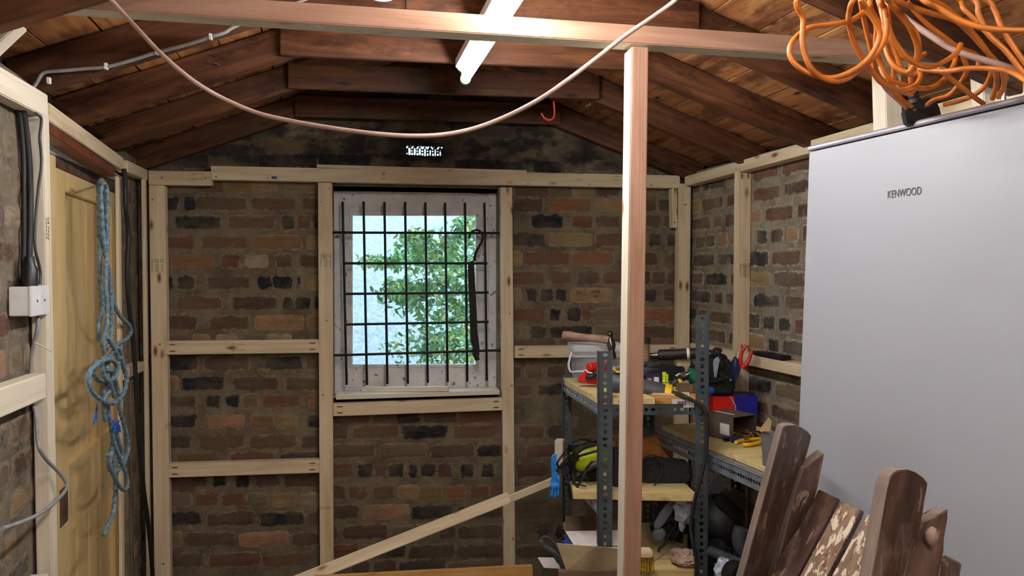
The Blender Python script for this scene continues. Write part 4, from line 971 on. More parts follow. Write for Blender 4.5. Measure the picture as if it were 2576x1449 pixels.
cr, cf = RT.copy(), fh.copy()
for nm_, p0, zt_, u1, u2, m_ in (('fl', FL, B(1503, 0, 2.6).z+0, cr, cf, None),): pass
zt1 = W(1513, 882, 2.6).z; zt2 = W(1762, 791, 2.62).z
for p0, zt_, u1, u2, w1 in ((FL, zt1, cr, cf, .048), (FR, zt2, -cr, cf, .044), (RL, ZS1+.01, cr, -cf, .04), (RR_, ZS1+.01, -cr, -cf, .04)):
    bm = bmesh.new(); angle_iron(bm, V((p0.x, p0.y, 0)), V((p0.x, p0.y, zt_)), u1, u2, w1, .04); part(su, 'upright', bm, 'slotted_grey')
for z in (ZS1-.02, ZS2-.03, ZS3-.03):
    for k, (p, q, u) in enumerate(((FL+cf*.001, FR+cf*.001, cf), (RL, RR_, -cf), (FL, RL, cr), (FR, RR_, -cr))):
        if k == 0 and z < 1: continue
        bm = bmesh.new(); P, Q = V((p.x, p.y, z)), V((q.x, q.y, z)); s = (Q-P).normalized()*.004
        uu = V(u); nn = -uu; off = uu*.003
        strip(bm, P+s+off, Q-s+off, V((0, 0, -1)), .036, nn); strip(bm, P+s+off, Q-s+off, uu, .03, UPZ); part(su, 'shelf_rail', bm, 'slotted_bright' if k == 2 else 'slotted_grey')
bolt = bmesh.new(); q = W(1520, 1043, 2.598); lathe(bolt, q, -cf, [(0, .009), (.003, .008), (.005, .004)], 14); part(su, 'bolt', bolt, 'steel', smooth=True)
bolt = bmesh.new(); q = W(1762, 1043, 2.618); lathe(bolt, q, -cf, [(0, .009), (.003, .008), (.005, .004)], 14); part(su, 'bolt', bolt, 'steel', smooth=True)
# top boards (two planks), middle boards, low decking
def plank(label, pts, z, th, mat, name='shelf_board', bev=.002):
    bm = bmesh.new(); prism(bm, [V((p.x, p.y, z-th)) for p in pts], V((0, 0, th)), bev=bev)
    o = V((pts[0].x, pts[0].y, z)); return single(name, label, 'shelf board', bm, mat, o)
fl, fr_, rl, rr2 = FL+cr*.004+cf*.006, FR-cr*.004+cf*.006, RL+cr*.002-cf*.005, RR_-cr*.004-cf*.005
def lerp(a, b, t): return a+(b-a)*t
plank('pale dusty board on the left half of the top shelf, under the plastic tub', [fl, lerp(fl, fr_, .52), lerp(rl, rr2, .52), rl], ZS1, .024, 'decking')
plank('pale board on the right half of the top shelf', [lerp(fl, fr_, .53), fr_, rr2, lerp(rl, rr2, .53)], ZS1, .024, 'plank_end')
mf0, mf1 = B(1441, 0, 2.66), B(1752, 0, 2.63)
plank('yellow ribbed decking board on the middle shelf, under the lime power tool', [mf0, lerp(mf0, mf1, .995), B(1665, 0, 3.05), B(1429, 0, 2.98)], ZS2+.0, .028, 'decking')
plank('ribbed decking board on the low shelf', [fl, fr_, rr2, rl], ZS3, .024, 'decking')
bm = bmesh.new(); q = W(1718, 1015, 2.597); box(bm, q+cf*.002, cr*.076, cf*.001, UPZ*.028); 
lb = thing('barcode_label', 'white barcode label on the front edge of the top shelf board', 'label', q)
part(lb, 'paper', bm, 'white_card')
bm = bmesh.new()
x = -.018
while x < .012: wv = rnd.choice((.0008, .0014, .002)); box(bm, q+cf*.0012+cr*x, cr*wv, cf*.0005, UPZ*.014); x += wv+rnd.choice((.0008, .0013))
part(lb, 'bars', bm, 'black_plastic')

# side bench along the right wall
bz = .88
E0, E1 = W(1932, 1208, 1), None
def be(px, py): d = (1.5-bz)*F/(py-686); return B(px, bz, d)
e0, e1 = be(1952, 1217), be(1636, 1082)
bn = thing('workbench', 'slotted-angle workbench along the right wall, with pale boards', 'workbench', V((e0.x, e0.y, 0)))
bd = (e1-e0).normalized(); bi = V((bd.y, -bd.x, 0)); bi = bi if bi.x > 0 else -bi
bw = .40
bm = bmesh.new(); prism(bm, [e0+bi*.042, e1+bi*.042, e1+bi*bw, e0+bi*bw], V((0, 0, .018)), bev=.002); 
o = part(bn, 'bench_top', bm, 'decking')
bm = bmesh.new(); strip(bm, e0-bd*.05, e1, bi, .042, UPZ, pitch=.014, small=True); strip(bm, e0-bd*.05, e1, V((0, 0, -1)), .045, -bi, pitch=.014); part(bn, 'front_rail', bm, 'slotted_bright')
for p in (e0+bd*.02, e1-bd*.02, e0+bi*(bw-.01), e1+bi*(bw-.01)-bd*.02):
    bm = bmesh.new(); angle_iron(bm, V((p.x, p.y, 0)), V((p.x, p.y, bz-.004)), bi if (p-e0).dot(bi) < .2 else -bi, bd if (p-e0).length < .6 else -bd, .04, .04); part(bn, 'leg', bm, 'slotted_grey')
on = lambda px, py: B(px, bz+.018, (1.5-bz-.018)*F/(py-686))       # a spot on the bench top

# ---- things on the bench
rb = thing('tool_box_carton', 'red and blue glossy carton standing at the back of the workbench', 'carton', on(1835, 1052))
c = on(1836, 1050)
bm = bmesh.new(); cbox(bm, c+cr*-.045, .085, .15, .10, R(0)); part(rb, 'red_end', bm, 'red_print', label='red end')
bm = bmesh.new(); cbox(bm, c+cr*.045, .095, .15, .10, R(0)); part(rb, 'blue_end', bm, 'blue_print', label='blue end')
bm = bmesh.new(); q = c+cr*-.004-cf*.0755; prism(bm, [q+UPZ*.002+cr*.006, q+UPZ*.06+cr*.008, q+UPZ*.1-cr*.014, q+UPZ*.1-cr*.018, q+UPZ*.06+cr*.004, q+UPZ*.002+cr*.002], -cf*.0006); part(rb, 'white_stripe', bm, 'white_card')
bb = thing('cardboard_sleeve', 'open brown cardboard box lying on its side, full of long bolts', 'box', on(1838, 1096))
c = W(1838, 1090, 2.84); c.z = bz+.018
L_, Wd, Hh = .135, .114, .088
M = Matrix.Rotation(-YAW+R(-60), 3, 'Z'); bx, by = M @ V((1, 0, 0)), M @ V((0, 1, 0))
mk = lambda a, b, h: c+bx*a+by*b+UPZ*h
bm = bmesh.new(); th = .0025
box(bm, mk(0, 0, th/2), bx*L_, by*Wd, UPZ*th); box(bm, mk(0, 0, Hh), bx*L_, by*Wd, UPZ*th)
box(bm, mk(0, -Wd/2, Hh/2), bx*L_, by*th, UPZ*Hh); box(bm, mk(0, Wd/2, Hh/2), bx*L_, by*th, UPZ*Hh); box(bm, mk(-L_/2, 0, Hh/2), bx*th, by*Wd, UPZ*Hh)
part(bb, 'carton', bm, 'dark_card')
bm = bmesh.new(); box(bm, mk(.028, -Wd/2-.0018, Hh*.45), bx*.045, by*.0006, UPZ*.04); part(bb, 'white_label', bm, 'white_card')
bm = bmesh.new(); box(bm, mk(-.01, -.02, Hh+.0016), bx*.09, by*.012, UPZ*.0006); part(bb, 'white_strip', bm, 'white_card')
bm = bmesh.new()
box(bm, mk(L_/2+.02, .02, .004), bx*.045, by*.06, UPZ*.002); part(bb, 'flap', bm, 'brown_card')
for k in range(34):
    a = rnd.uniform(-.02, .03); b_ = rnd.uniform(-.045, .045); h = .008+abs(rnd.gauss(0, .014)); q = mk(a+.03, b_, h)
    bm = bmesh.new(); l = rnd.uniform(.07, .09); dv = (bx+by*rnd.uniform(-.15, .15)+UPZ*rnd.uniform(-.05, .05)).normalized()
    cyl(bm, q-dv*l*.5, q+dv*l*.5, .0032, n=8); cyl(bm, q+dv*l*.5, q+dv*(l*.5+.004), .006, n=6)
    o = single('bolt', 'dull brass-coloured long bolt in the open brown carton', 'bolt', bm, 'brass', q, group='long bolts in the brown carton')

# leather tool pouch on the carton
tb = thing('tool_pouch', 'worn black tool pouch standing on the red and blue carton', 'tool bag', W(1815, 990, 3.2))
q0 = lambda x, y, d=3.16: W(x, y, d)
bm = bmesh.new()
prism(bm, [q0(x, y) for x, y in ((1776, 992), (1776, 885), (1785, 880), (1800, 884), (1820, 888), (1836, 900), (1845, 930), (1850, 960), (1853, 985), (1845, 994))], FW*.10, bev=.012)
part(tb, 'pouch_back', bm, 'black_fabric', smooth=True)
bm = bmesh.new(); prism(bm, [q0(x, y, 3.13) for x, y in ((1778, 958), (1800, 956), (1826, 950), (1838, 948), (1846, 960), (1848, 982), (1838, 994), (1778, 992))], FW*.04, bev=.008); part(tb, 'front_pocket', bm, 'black_fabric', smooth=True)
bm = bmesh.new(); tube(bm, [q0(x, y, 3.12) for x, y in ((1778, 962), (1800, 961), (1820, 955), (1838, 950), (1847, 955))], .006, flat=.4); part(tb, 'strap', bm, 'black_fabric', smooth=True)
bm = bmesh.new(); q = q0(1838, 956, 3.112); ball(bm, q, .006, sub=2); part(tb, 'stud_rivet', bm, 'steel', smooth=True)
bm = bmesh.new(); tube(bm, [q0(x, y, 3.13) for x, y in ((1792, 886), (1800, 878), (1812, 880), (1808, 886), (1795, 890), (1790, 884))], .007); tube(bm, [q0(1778, 883, 3.13), q0(1800, 888, 3.13), q0(1812, 900, 3.13), q0(1818, 925, 3.13)], .005); part(tb, 'loop', bm, 'black_fabric', smooth=True)
sn = thing('spanner_set', 'bright metal locking pliers in the front of the black tool pouch', 'pliers', q0(1795, 925, 3.13))
bm = bmesh.new(); prism(bm, [q0(x, y, 3.135) for x, y in ((1796, 905), (1804, 898), (1810, 892), (1812, 905), (1806, 922), (1803, 950), (1797, 950), (1797, 930), (1794, 915))], FW*.008, bev=.002); part(sn, 'jaw', bm, 'bright_steel')
bm = bmesh.new(); prism(bm, [q0(x, y, 3.13) for x, y in ((1780, 884), (1800, 890), (1810, 893), (1800, 893), (1784, 890))], FW*.006); part(sn, 'lever', bm, 'bright_steel')
rp2 = thing('red_pliers', 'pliers with long red handles sticking out of the tool pouch', 'pliers', q0(1866, 935, 3.1))
bm = bmesh.new(); tube(bm, [q0(x, y, 3.08) for x, y in ((1867, 925), (1863, 905), (1867, 885), (1877, 868))], .0075, taper=lambda u: 1.1-.25*u); part(rp2, 'handle', bm, 'red_plastic', smooth=True)
bm = bmesh.new(); tube(bm, [q0(x, y, 3.07) for x, y in ((1867, 925), (1880, 913), (1887, 897), (1893, 880))], .0075, taper=lambda u: 1.1-.25*u); part(rp2, 'handle', bm, 'red_plastic', smooth=True)
bm = bmesh.new(); prism(bm, [q0(x, y, 3.09) for x, y in ((1856, 905), (1862, 900), (1868, 915), (1862, 935), (1852, 960), (1848, 968), (1850, 940))], FW*.012, bev=.002); part(rp2, 'jaws', bm, 'blue_navy')
bm = bmesh.new(); ball(bm, q0(1849, 925, 3.12), .014, .02, .045, jit=.1); part(tb, 'side_pouch', bm, 'blue_navy', smooth=True)
bm = bmesh.new(); q = B(1764, ZS1+.0125, 2.66); lathe(bm, q, RT+UP*.12, [(0, .008), (.012, .012), (.03, .012), (.040, .010), (.044, .006)], 8); cyl(bm, q, q-RT*.02, .003, n=8); single('blue_screwdriver', 'blue plastic screwdriver handle poking out past the right shelf upright', 'screwdriver', bm, 'blue_plastic', q, smooth=True)
# long nails, knife, trowel, pliers on the bench top near the carton
def on2(px, py, up=0): p = on(px, py); p.z += up; return p
k_ = thing('utility_knife', 'yellow and black utility knife on the workbench', 'knife', on2(1850, 1106))
bm = bmesh.new(); bar(bm, on2(1824, 1104, .010), on2(1862, 1103, .012), .018, .016, bev=.003); part(k_, 'body', bm, 'yellow_plastic')
bm = bmesh.new(); bar(bm, on2(1822, 1111, .008), on2(1840, 1108, .008), .018, .014, bev=.003); part(k_, 'grip', bm, 'black_plastic')
k_ = thing('trowel', 'small trowel with a dark blue handle lying on the workbench', 'trowel', on2(1850, 1114))
bm = bmesh.new(); lathe(bm, on2(1838, 1115, .013), on2(1886, 1108, .014)-on2(1838, 1115, .013), [(0, .008), (.01, .012), (.05, .011), (.07, .009)], 12); part(k_, 'handle', bm, 'blue_navy', smooth=True)
bm = bmesh.new(); ball(bm, on2(1908, 1102, .014), .04, .02, .012, rot=Matrix.Rotation(-YAW-.2, 3, 'Z')); part(k_, 'blade', bm, 'rusty_iron', smooth=True)
k_ = thing('yellow_pliers', 'pliers with yellow dipped handles lying on the workbench edge', 'pliers', on2(1890, 1122))
bm = bmesh.new(); tube(bm, [on2(x, y, .009) for x, y in ((1851, 1119), (1862, 1115), (1885, 1112), (1915, 1110), (1930, 1112))], .0065); part(k_, 'handle', bm, 'yellow_plastic', smooth=True)
bm = bmesh.new(); tube(bm, [on2(x, y, .009) for x, y in ((1868, 1125), (1885, 1125), (1905, 1121), (1925, 1115), (1932, 1112))], .0068); part(k_, 'handle', bm, 'yellow_plastic', smooth=True)
bm = bmesh.new(); bar(bm, on2(1928, 1112, .009), on2(1945, 1108, .009), .018, .010, bev=.002); part(k_, 'jaws', bm, 'steel')
k_ = thing('black_clamp', 'small black plastic clamp on the workbench left of the knife', 'clamp', on2(1800, 1100))
bm = bmesh.new(); bar(bm, on2(1788, 1090, .012), on2(1822, 1104, .010), .02, .02, bev=.004); cyl(bm, on2(1806, 1100, .006), on2(1806, 1100, .03), .012, n=10); part(k_, 'body', bm, 'black_plastic')
bm = bmesh.new(); cyl(bm, on2(1852, 1090, .004), on2(1900, 1088, .004), .003, n=8); cyl(bm, on2(1866, 1092, .006), on2(1930, 1094, .005), .0025, n=8); single('long_nails', 'two thin rusty rods lying in front of the carton', 'rod', bm, 'rusty_iron', on2(1852, 1090))
bm = bmesh.new(); prism(bm, [W(x, y, 2.75) for x, y in ((1912, 1079), (1935, 1050), (1941, 1060), (1938, 1086), (1912, 1086))], FW*.003); single('card_scrap', 'pale torn cardboard scrap standing behind the trowel', 'cardboard', bm, 'pale_card', W(1912, 1086, 2.75))
cp = thing('plastic_cup', 'translucent grey plastic beaker at the near end of the workbench', 'cup', B(1940, bz+.018, 2.45))
bm = bmesh.new(); lathe(bm, B(1943, bz+.019, 2.42), UPZ, [(0, .03), (.10, .036), (.10, .034), (.004, .028)], 20); part(cp, 'body', bm, 'smoky_plastic', smooth=True)

# ---- things on the top shelf (z = ZS1)
on3 = lambda px, d, up=0: B(px, ZS1+up, d)
tub = thing('plastic_tub', 'clear lidded plastic tub on the top shelf, under the hammer', 'tub', on3(1490, 2.98))
M = Matrix.Rotation(-YAW+R(4), 3, 'Z'); bx, by = M @ V((1, 0, 0)), M @ V((0, 1, 0)); c = on3(1500, 2.99)
tw, td, thh = .185, .15, .135
def frust(bm, c, w0, d0, w1, d1, h, bev=.01):
    P0 = [c+bx*(a*w0/2)+by*(b*d0/2) for a, b in ((-1, -1), (1, -1), (1, 1), (-1, 1))]; P1 = [c+UPZ*h+bx*(a*w1/2)+by*(b*d1/2) for a, b in ((-1, -1), (1, -1), (1, 1), (-1, 1))]
    A = [bm.verts.new(p) for p in P0]; Bq = [bm.verts.new(p) for p in P1]; fs = [bm.faces.new(A[::-1]), bm.faces.new(Bq)]
    for k in range(4): fs.append(bm.faces.new((A[k], A[(k+1) % 4], Bq[(k+1) % 4], Bq[k])))
    if bev: bmesh.ops.bevel(bm, geom=list({e for f in fs for e in f.edges}), offset=bev, segments=3, affect='EDGES')
bm = bmesh.new(); frust(bm, c, tw*.9, td*.9, tw, td, thh, .012); part(tub, 'tub_body', bm, 'clear_plastic', smooth=True)
bm = bmesh.new(); frust(bm, c+UPZ*(thh-.012), tw+.016, td+.016, tw+.018, td+.018, .024, .004); part(tub, 'lid', bm, 'clear_lid')
bm = bmesh.new(); frust(bm, c+UPZ*(thh-.032), tw+.007, td+.007, tw+.007, td+.007, .004, 0); part(tub, 'rim', bm, 'clear_lid')
bm = bmesh.new(); pts = [c-bx*(tw/2+.004)+UPZ*.115-by*.0, c-bx*(tw/2+.018)+UPZ*.07-by*.02, c-bx*(tw/2+.012)+UPZ*.045-by*.04, c-bx*(tw/2-.004)+UPZ*.05-by*.075, c+UPZ*.055-by*(td/2+.01), c+bx*(tw/2-.01)+UPZ*.07-by*(td/2+.006)]
tube(bm, pts, .0045, flat=.5); part(tub, 'handle', bm, 'clear_lid', smooth=True)
bx_ = thing('paper_packet', 'pinkish paper packet inside the clear tub', 'packet', c+UPZ*.003)
bm = bmesh.new(); cbox(bm, c+cr*-.01+UPZ*.004, .085, .04, .09, R(5), tilt=(0, .1)); part(bx_, 'packet', bm, 'drywall_dust')
bm = bmesh.new(); ball(bm, c+cr*-.03-cf*.035+UPZ*.035, .03, .02, .02, jit=.3, seed=3); single('crumpled_paper', 'crumpled buff paper inside the clear tub', 'paper', bm, 'pale_card', c+cr*-.03)
# hammer
hm = thing('hammer', 'old ball-pein hammer with a wooden handle lying on the tub lid', 'hammer', W(1490, 858, 2.93))
h0, h1 = W(1417, 843, 2.98), W(1531, 855, 2.86); dh = h1-h0
bm = bmesh.new(); Lh = dh.length; lathe(bm, h0, dh, [(0, .010), (.004, .0165), (.03, .0175), (.06, .0145), (.10, .0135), (Lh*.75, .0145), (Lh*.95, .0155), (Lh+.005, .015)], 16); part(hm, 'handle', bm, 'hammer_wood', smooth=True)
bm = bmesh.new(); c0 = W(1535, 836, 2.86); dd = W(1541, 900, 2.84)-c0
ball(bm, W(1534.5, 841, 2.86), .0125, sub=3); lathe(bm, W(1535.5, 846, 2.86), dd, [(0, .007), (.006, .009), (.014, .0135), (.03, .0165), (.042, .015), (.052, .0115), (.058, .0115), (.062, .014), (.082, .014), (.084, .012)], 18)
part(hm, 'head', bm, 'dark_steel', smooth=True, label='dark steel ball-pein head')
# red snips and dark glove thing
sp_ = thing('tin_snips', 'red and black hand tool on the front left of the top shelf', 'hand tool', on3(1478, 2.86))
bm = bmesh.new(); prism(bm, [W(x, y, 2.84) for x, y in ((1452, 955), (1470, 936), (1480, 930), (1500, 945), (1510, 968), (1480, 966), (1453, 961))], FW*.03, bev=.006); part(sp_, 'red_grip', bm, 'red_plastic', smooth=True)
bm = bmesh.new(); lathe(bm, W(1480, 925, 2.84), RT+FW*.6, [(0, .015), (.003, .018), (.06, .02), (.09, .016)], 14); part(sp_, 'red_collar', bm, 'red_plastic', smooth=True)
bm = bmesh.new(); ball(bm, W(1487, 946, 2.83), .022, .02, .012, rot=Matrix.Rotation(-.3, 3, 'Y')); part(sp_, 'black_pad', bm, 'black_rubber', smooth=True)
bm = bmesh.new(); tube(bm, [W(1474, 930, 2.825), W(1480, 937, 2.82), W(1490, 938, 2.82)], .004, flat=.6); part(sp_, 'white_insert', bm, 'white_plastic', smooth=True)
# grinder: grey body, yellow collar, black lead over the front
gr = thing('angle_grinder', 'dark grey power tool with a yellow end collar, lying across the top shelf', 'power tool', on3(1600, 2.72))
g0, g1 = W(1528, 960, 2.74), W(1690, 992, 2.70); dg = g1-g0; Lg = dg.length
bm = bmesh.new(); lathe(bm, g0, dg, [(0, .02), (.005, .034), (.03, .040), (.06, .038), (.10, .035), (.17, .033), (Lg-.028, .030), (Lg-.025, .026)], 24); part(gr, 'body', bm, 'tool_grey', smooth=True)
bm = bmesh.new(); lathe(bm, g0+dg.normalized()*(Lg-.027), dg, [(0, .0305), (.004, .034), (.022, .033), (.03, .024), (.032, .012)], 24); part(gr, 'collar', bm, 'yellow_plastic', smooth=True)
bm = bmesh.new(); tube(bm, [W(1534, 934, 2.72), W(1545, 929, 2.71), W(1553, 936, 2.71), W(1565, 933, 2.7)], .006, flat=.5); part(gr, 'yellow_tag', bm, 'yellow_plastic', smooth=True)
bm = bmesh.new(); tube(bm, [W(x, y, d) for x, y, d in ((1692, 990, 2.69), (1707, 992, 2.63), (1724, 998, 2.583), (1746, 1010, 2.576), (1766, 1022, 2.573), (1777, 1042, 2.57), (1779, 1080, 2.57), (1776, 1140, 2.57), (1766, 1190, 2.57), (1752, 1240, 2.57), (1742, 1290, 2.58), (1738, 1330, 2.58), (1744, 1370, 2.57), (1752, 1410, 2.57), (1750, 1480, 2.57), (1748, 1600, 2.57))], .0058, taper=lambda u: 1.8-4.5*u if u < .16 else 1.08); part(gr, 'lead', bm, 'black_rubber', smooth=True)
# dark case, behind
bm = bmesh.new(); cbox(bm, on3(1652, 3.06), .20, .10, .055, R(2), bev=.006); single('black_case', 'flat black case at the back of the top shelf', 'case', bm, 'black_plastic', on3(1652, 3.06))
bm = bmesh.new(); cbox(bm, on3(1716, 3.05, .055), .052, .05, .026, R(2), bev=.001); single('timber_block', 'small pale timber block on the black case', 'timber block', bm, 'pine', on3(1716, 3.05, .055))
fg = thing('foam_handle_bar', 'black foam-gripped bar with a white ring and steel rod, on the top shelf', 'tool', W(1700, 891, 3.02))
a, b = W(1655, 893, 3.03), W(1772, 888, 3.0)
bm = bmesh.new(); lathe(bm, a, b-a, [(0, .015), (.004, .021), ((b-a).length, .021), ((b-a).length+.002, .01)], 18); part(fg, 'grip', bm, 'black_rubber', smooth=True)
bm = bmesh.new(); q = a+(b-a)*.62; lathe(bm, q, b-a, [(0, .0215), (.001, .0222), (.010, .0222), (.011, .0215)], 18); part(fg, 'ring', bm, 'white_plastic', smooth=True)
bm = bmesh.new(); cyl(bm, a-(b-a)*.35, a+(b-a)*.02, .009, n=12); part(fg, 'rod', bm, 'steel', smooth=True)
# caged cylinder with black cap
cg = thing('caged_lamp', 'wire caged cylinder with a black cap at the back of the top shelf', 'lamp', on3(1626, 3.0, .03))
bm = bmesh.new(); q = W(1624, 934, 2.98); ax = V((0, 0, 1))
for k in range(9): r0 = ringv(bm, q+ax*(.012*k+.002), cr, cf, .0165, 16); bmesh.ops.delete(bm, geom=r0, context='VERTS'); tube(bm, [q+ax*(.012*k+.002)+cr*(.0165*math.cos(t_*math.pi/6))+cf*(.0165*math.sin(t_*math.pi/6)) for t_ in range(13)], .001, n=5, k=1)
for k in range(12): th_ = k*math.pi/6; p = cr*(.0165*math.cos(th_))+cf*(.0165*math.sin(th_)); cyl(bm, q+p, q+p+ax*.11, .0008, n=5)
part(cg, 'cage', bm, 'brass')
bm = bmesh.new(); cyl(bm, q, q+ax*.108, .012, n=14); part(cg, 'inner_tube', bm, 'drywall_dust', smooth=True)
bm = bmesh.new(); cyl(bm, q+ax*.108, q+ax*.128, .018, n=18); part(cg, 'cap', bm, 'black_plastic', smooth=True)
# gloves
gv = thing('work_gloves', 'dark grey rubber work gloves heaped behind the post', 'gloves', on3(1640, 2.93))
bm = bmesh.new()
for x0, y0, x1, y1, r_ in ((1600, 916, 1640, 912, .010), (1610, 918, 1658, 918, .011), (1600, 928, 1656, 929, .013), (1590, 936, 1640, 938, .012)):
    tube(bm, [W(x0, y0, 2.93), W((x0+x1)/2, (y0+y1)/2+2, 2.9), W(x1, y1, 2.92)], r_, taper=lambda u: 1-.35*max(0, u-.7)/.3)
part(gv, 'fingers', bm, 'grey_glove', smooth=True)
# blue box, small box, lime and yellow oddments
bm = bmesh.new(); cbox(bm, on3(1645, 2.80), .055, .05, .055, R(-18)); cb = thing('blue_carton', 'small blue and orange printed carton on the top shelf behind the power tool', 'carton', on3(1645, 2.80)); part(cb, 'carton', bm, 'blue_navy')
bm = bmesh.new(); M2 = Matrix.Rotation(R(-18)-YAW, 3, 'Z'); c2 = on3(1645, 2.80); X2, Y2 = M2 @ V((1, 0, 0)), M2 @ V((0, 1, 0)); box(bm, c2-Y2*.0256+UPZ*.012-X2*.002, X2*.045, Y2*.0008, UPZ*.006); box(bm, c2-Y2*.0256+UPZ*.036-X2*.012, X2*.016, Y2*.0008, UPZ*.012); part(cb, 'orange_print', bm, 'orange_cable')
bm = bmesh.new(); box(bm, c2-Y2*.0256+UPZ*.038+X2*.012, X2*.018, Y2*.0008, UPZ*.018); part(cb, 'white_print', bm, 'white_card')
bm = bmesh.new(); cbox(bm, on3(1671, 2.93), .03, .03, .045, R(-20), bev=.008); single('lime_level', 'lime yellow plastic tool end beside the small blue carton', 'tool', bm, 'lime_plastic', on3(1671, 2.93))
for k, (x, y, l, nm) in enumerate(((1686, 975, .05, 'yellow and black tape cutter lying beside the lime tool'), (1712, 958, .045, 'yellow and black screwdriver standing behind the shelf upright'))):
    t_ = thing('yellow_tool', nm, 'hand tool', on3(x, 2.84)); bm = bmesh.new(); q = W(x, y, 2.83); dv = (RT*.5+UP*(.7 if k else .5)).normalized()
    lathe(bm, q-dv*.03, dv, [(0, .006), (.008, .011), (.03, .012), (.036, .009)], 8); part(t_, 'grip', bm, 'yellow_plastic', smooth=True)
    bm = bmesh.new(); lathe(bm, q+dv*.005, dv, [(0, .0125), (.012, .015), (.03, .014), (.034, .006)], 12); part(t_, 'black_end', bm, 'black_rubber', smooth=True)
bm = bmesh.new(); cbox(bm, on3(1740, 2.86, .02), .05, .04, .045, R(-10), bev=.006, tilt=(.1, .3)); single('green_plug_case', 'green plastic case piece behind the right shelf upright', 'case', bm, 'green_plastic', on3(1740, 2.86, .02))
bm = bmesh.new(); cbox(bm, on3(1722, 2.72), .05, .05, .03, R(5)); single('screw_box', 'small brown box of screws on the front right of the top shelf', 'box', bm, 'brown_card', on3(1722, 2.72))
for k in range(5):
    bm = bmesh.new(); q = on3(1708+k*6, 2.70, .031); cyl(bm, q, q+UPZ*.003+cr*.004+cf*.018, .0016, n=6); cyl(bm, q, q-cf*.001-UPZ*.0002, .003, n=8)
    single('screw', 'silver screw lying on the small brown box', 'screw', bm, 'steel', q, group='screws on the small brown box')
bm = bmesh.new(); tube(bm, [W(1700, 946, 2.8), W(1712, 940, 2.8), W(1722, 945, 2.8), W(1733, 940, 2.8), W(1740, 938, 2.8)], .005); single('chrome_spanner', 'bright chrome spanner lying over the oddments on the top shelf', 'spanner', bm, 'steel', W(1700, 946, 2.8), smooth=True)
bm = bmesh.new(); prism(bm, [on3(1640, 2.66, .001), on3(1735, 2.63, .001), on3(1728, 2.95, .001), on3(1668, 2.95, .001)], V((0, 0, .004))); single('loose_board', 'thin pale board lying under the small tools on the top shelf', 'board', bm, 'pale_card', on3(1640, 2.66))

# ---- middle shelf (z = ZS2)
m3 = lambda px, d, up=0: B(px, ZS2+up, d)
mt_ = thing('multi_tool', 'lime green power tool wrapped in its black lead on the middle shelf', 'power tool', m3(1480, 2.78))
a, b = W(1448, 1168, 2.78), W(1520, 1140, 2.72)
bm = bmesh.new(); lathe(bm, a, b-a, [(0, .02), (.01, .030), (.04, .038), (.08, .036), ((b-a).length, .03)], 20); part(mt_, 'body', bm, 'lime_plastic', smooth=True)
bm = bmesh.new(); q = W(1421, 1180, 2.74); lathe(bm, q, FW+RT*.9+UP*.1, [(.0, .0175), (.0, .0205), (.05, .0205), (.08, .03)], 20); part(mt_, 'dust_port', bm, 'black_plastic', smooth=True)
bm = bmesh.new(); ball(bm, W(1465, 1190, 2.8), .07, .05, .035, jit=.3, seed=9, rot=Matrix.Rotation(-YAW, 3, 'Z')); part(mt_, 'base', bm, 'black_rubber', smooth=True)
bm = bmesh.new()
for l in ([(1520, 1108), (1470, 1112), (1430, 1128), (1415, 1145), (1402, 1165), (1410, 1175), (1440, 1150), (1480, 1122), (1520, 1118)], [(1445, 1212), (1440, 1180), (1436, 1140), (1440, 1115), (1455, 1105), (1480, 1108), (1520, 1120)],
          [(1520, 1102), (1460, 1118), (1432, 1135), (1415, 1170), (1425, 1150), (1450, 1142), (1454, 1155), (1440, 1160), (1436, 1140)], [(1445, 1215), (1455, 1218), (1470, 1190), (1476, 1178), (1490, 1160)], [(1430, 1220), (1432, 1190), (1430, 1150), (1432, 1118), (1442, 1125), (1446, 1160), (1442, 1200), (1444, 1232), (1462, 1210), (1475, 1182)],
          [(1400, 1185), (1420, 1160), (1450, 1150), (1500, 1135), (1530, 1130)]):
    tube(bm, [W(x, y, 2.70+.04*math.sin(i*1.3)) for i, (x, y) in enumerate(l)], .0042, n=8)
part(mt_, 'lead', bm, 'black_rubber', smooth=True)
bm = bmesh.new(); lathe(bm, W(1474, 1180, 2.70), RT+UP*.5, [(0, .006), (.01, .010), (.04, .012), (.05, .010)], 12); part(mt_, 'grip', bm, 'tool_grey', smooth=True)
bm = bmesh.new(); cbox(bm, m3(1408, 2.86, .03), .03, .04, .10, R(-15)); single('timber_block', 'small pale block beside the lime power tool', 'timber block', bm, 'dusty_wood', m3(1408, 2.86, .03))
# blue nitrile glove
gl = thing('nitrile_glove', 'limp blue nitrile glove hanging from the left side of the middle shelf', 'glove', W(1400, 1250, 2.9))
bm = bmesh.new(); G = [(1388, 1146), (1400, 1140), (1412, 1147), (1408, 1158), (1402, 1170), (1404, 1186), (1402, 1198), (1409, 1210), (1406, 1226), (1409, 1240), (1402, 1252), (1396, 1250), (1391, 1254), (1385, 1246), (1388, 1228), (1384, 1216), (1390, 1204), (1388, 1190), (1386, 1170)]
prism(bm, [W(x, y, 2.84) for x, y in G], FW*.012, bev=.003)
for v in bm.verts: v.co += FW*(.006*mn.noise(v.co*60))
part(gl, 'palm', bm, 'blue_glove', smooth=True)
bm = bmesh.new()
for x0, y0, x1, y1 in ((1389, 1215, 1388, 1248), (1395, 1215, 1396, 1251), (1401, 1215, 1404, 1246), (1404, 1195, 1405, 1232)):
    tube(bm, [W(x0, y0, 2.835), W((x0+x1)/2+1.5, (y0+y1)/2, 2.828), W(x1, y1, 2.835)], .0062, taper=lambda u: .8+.3*math.sin(u*9)); 
part(gl, 'fingers', bm, 'blue_glove', smooth=True)
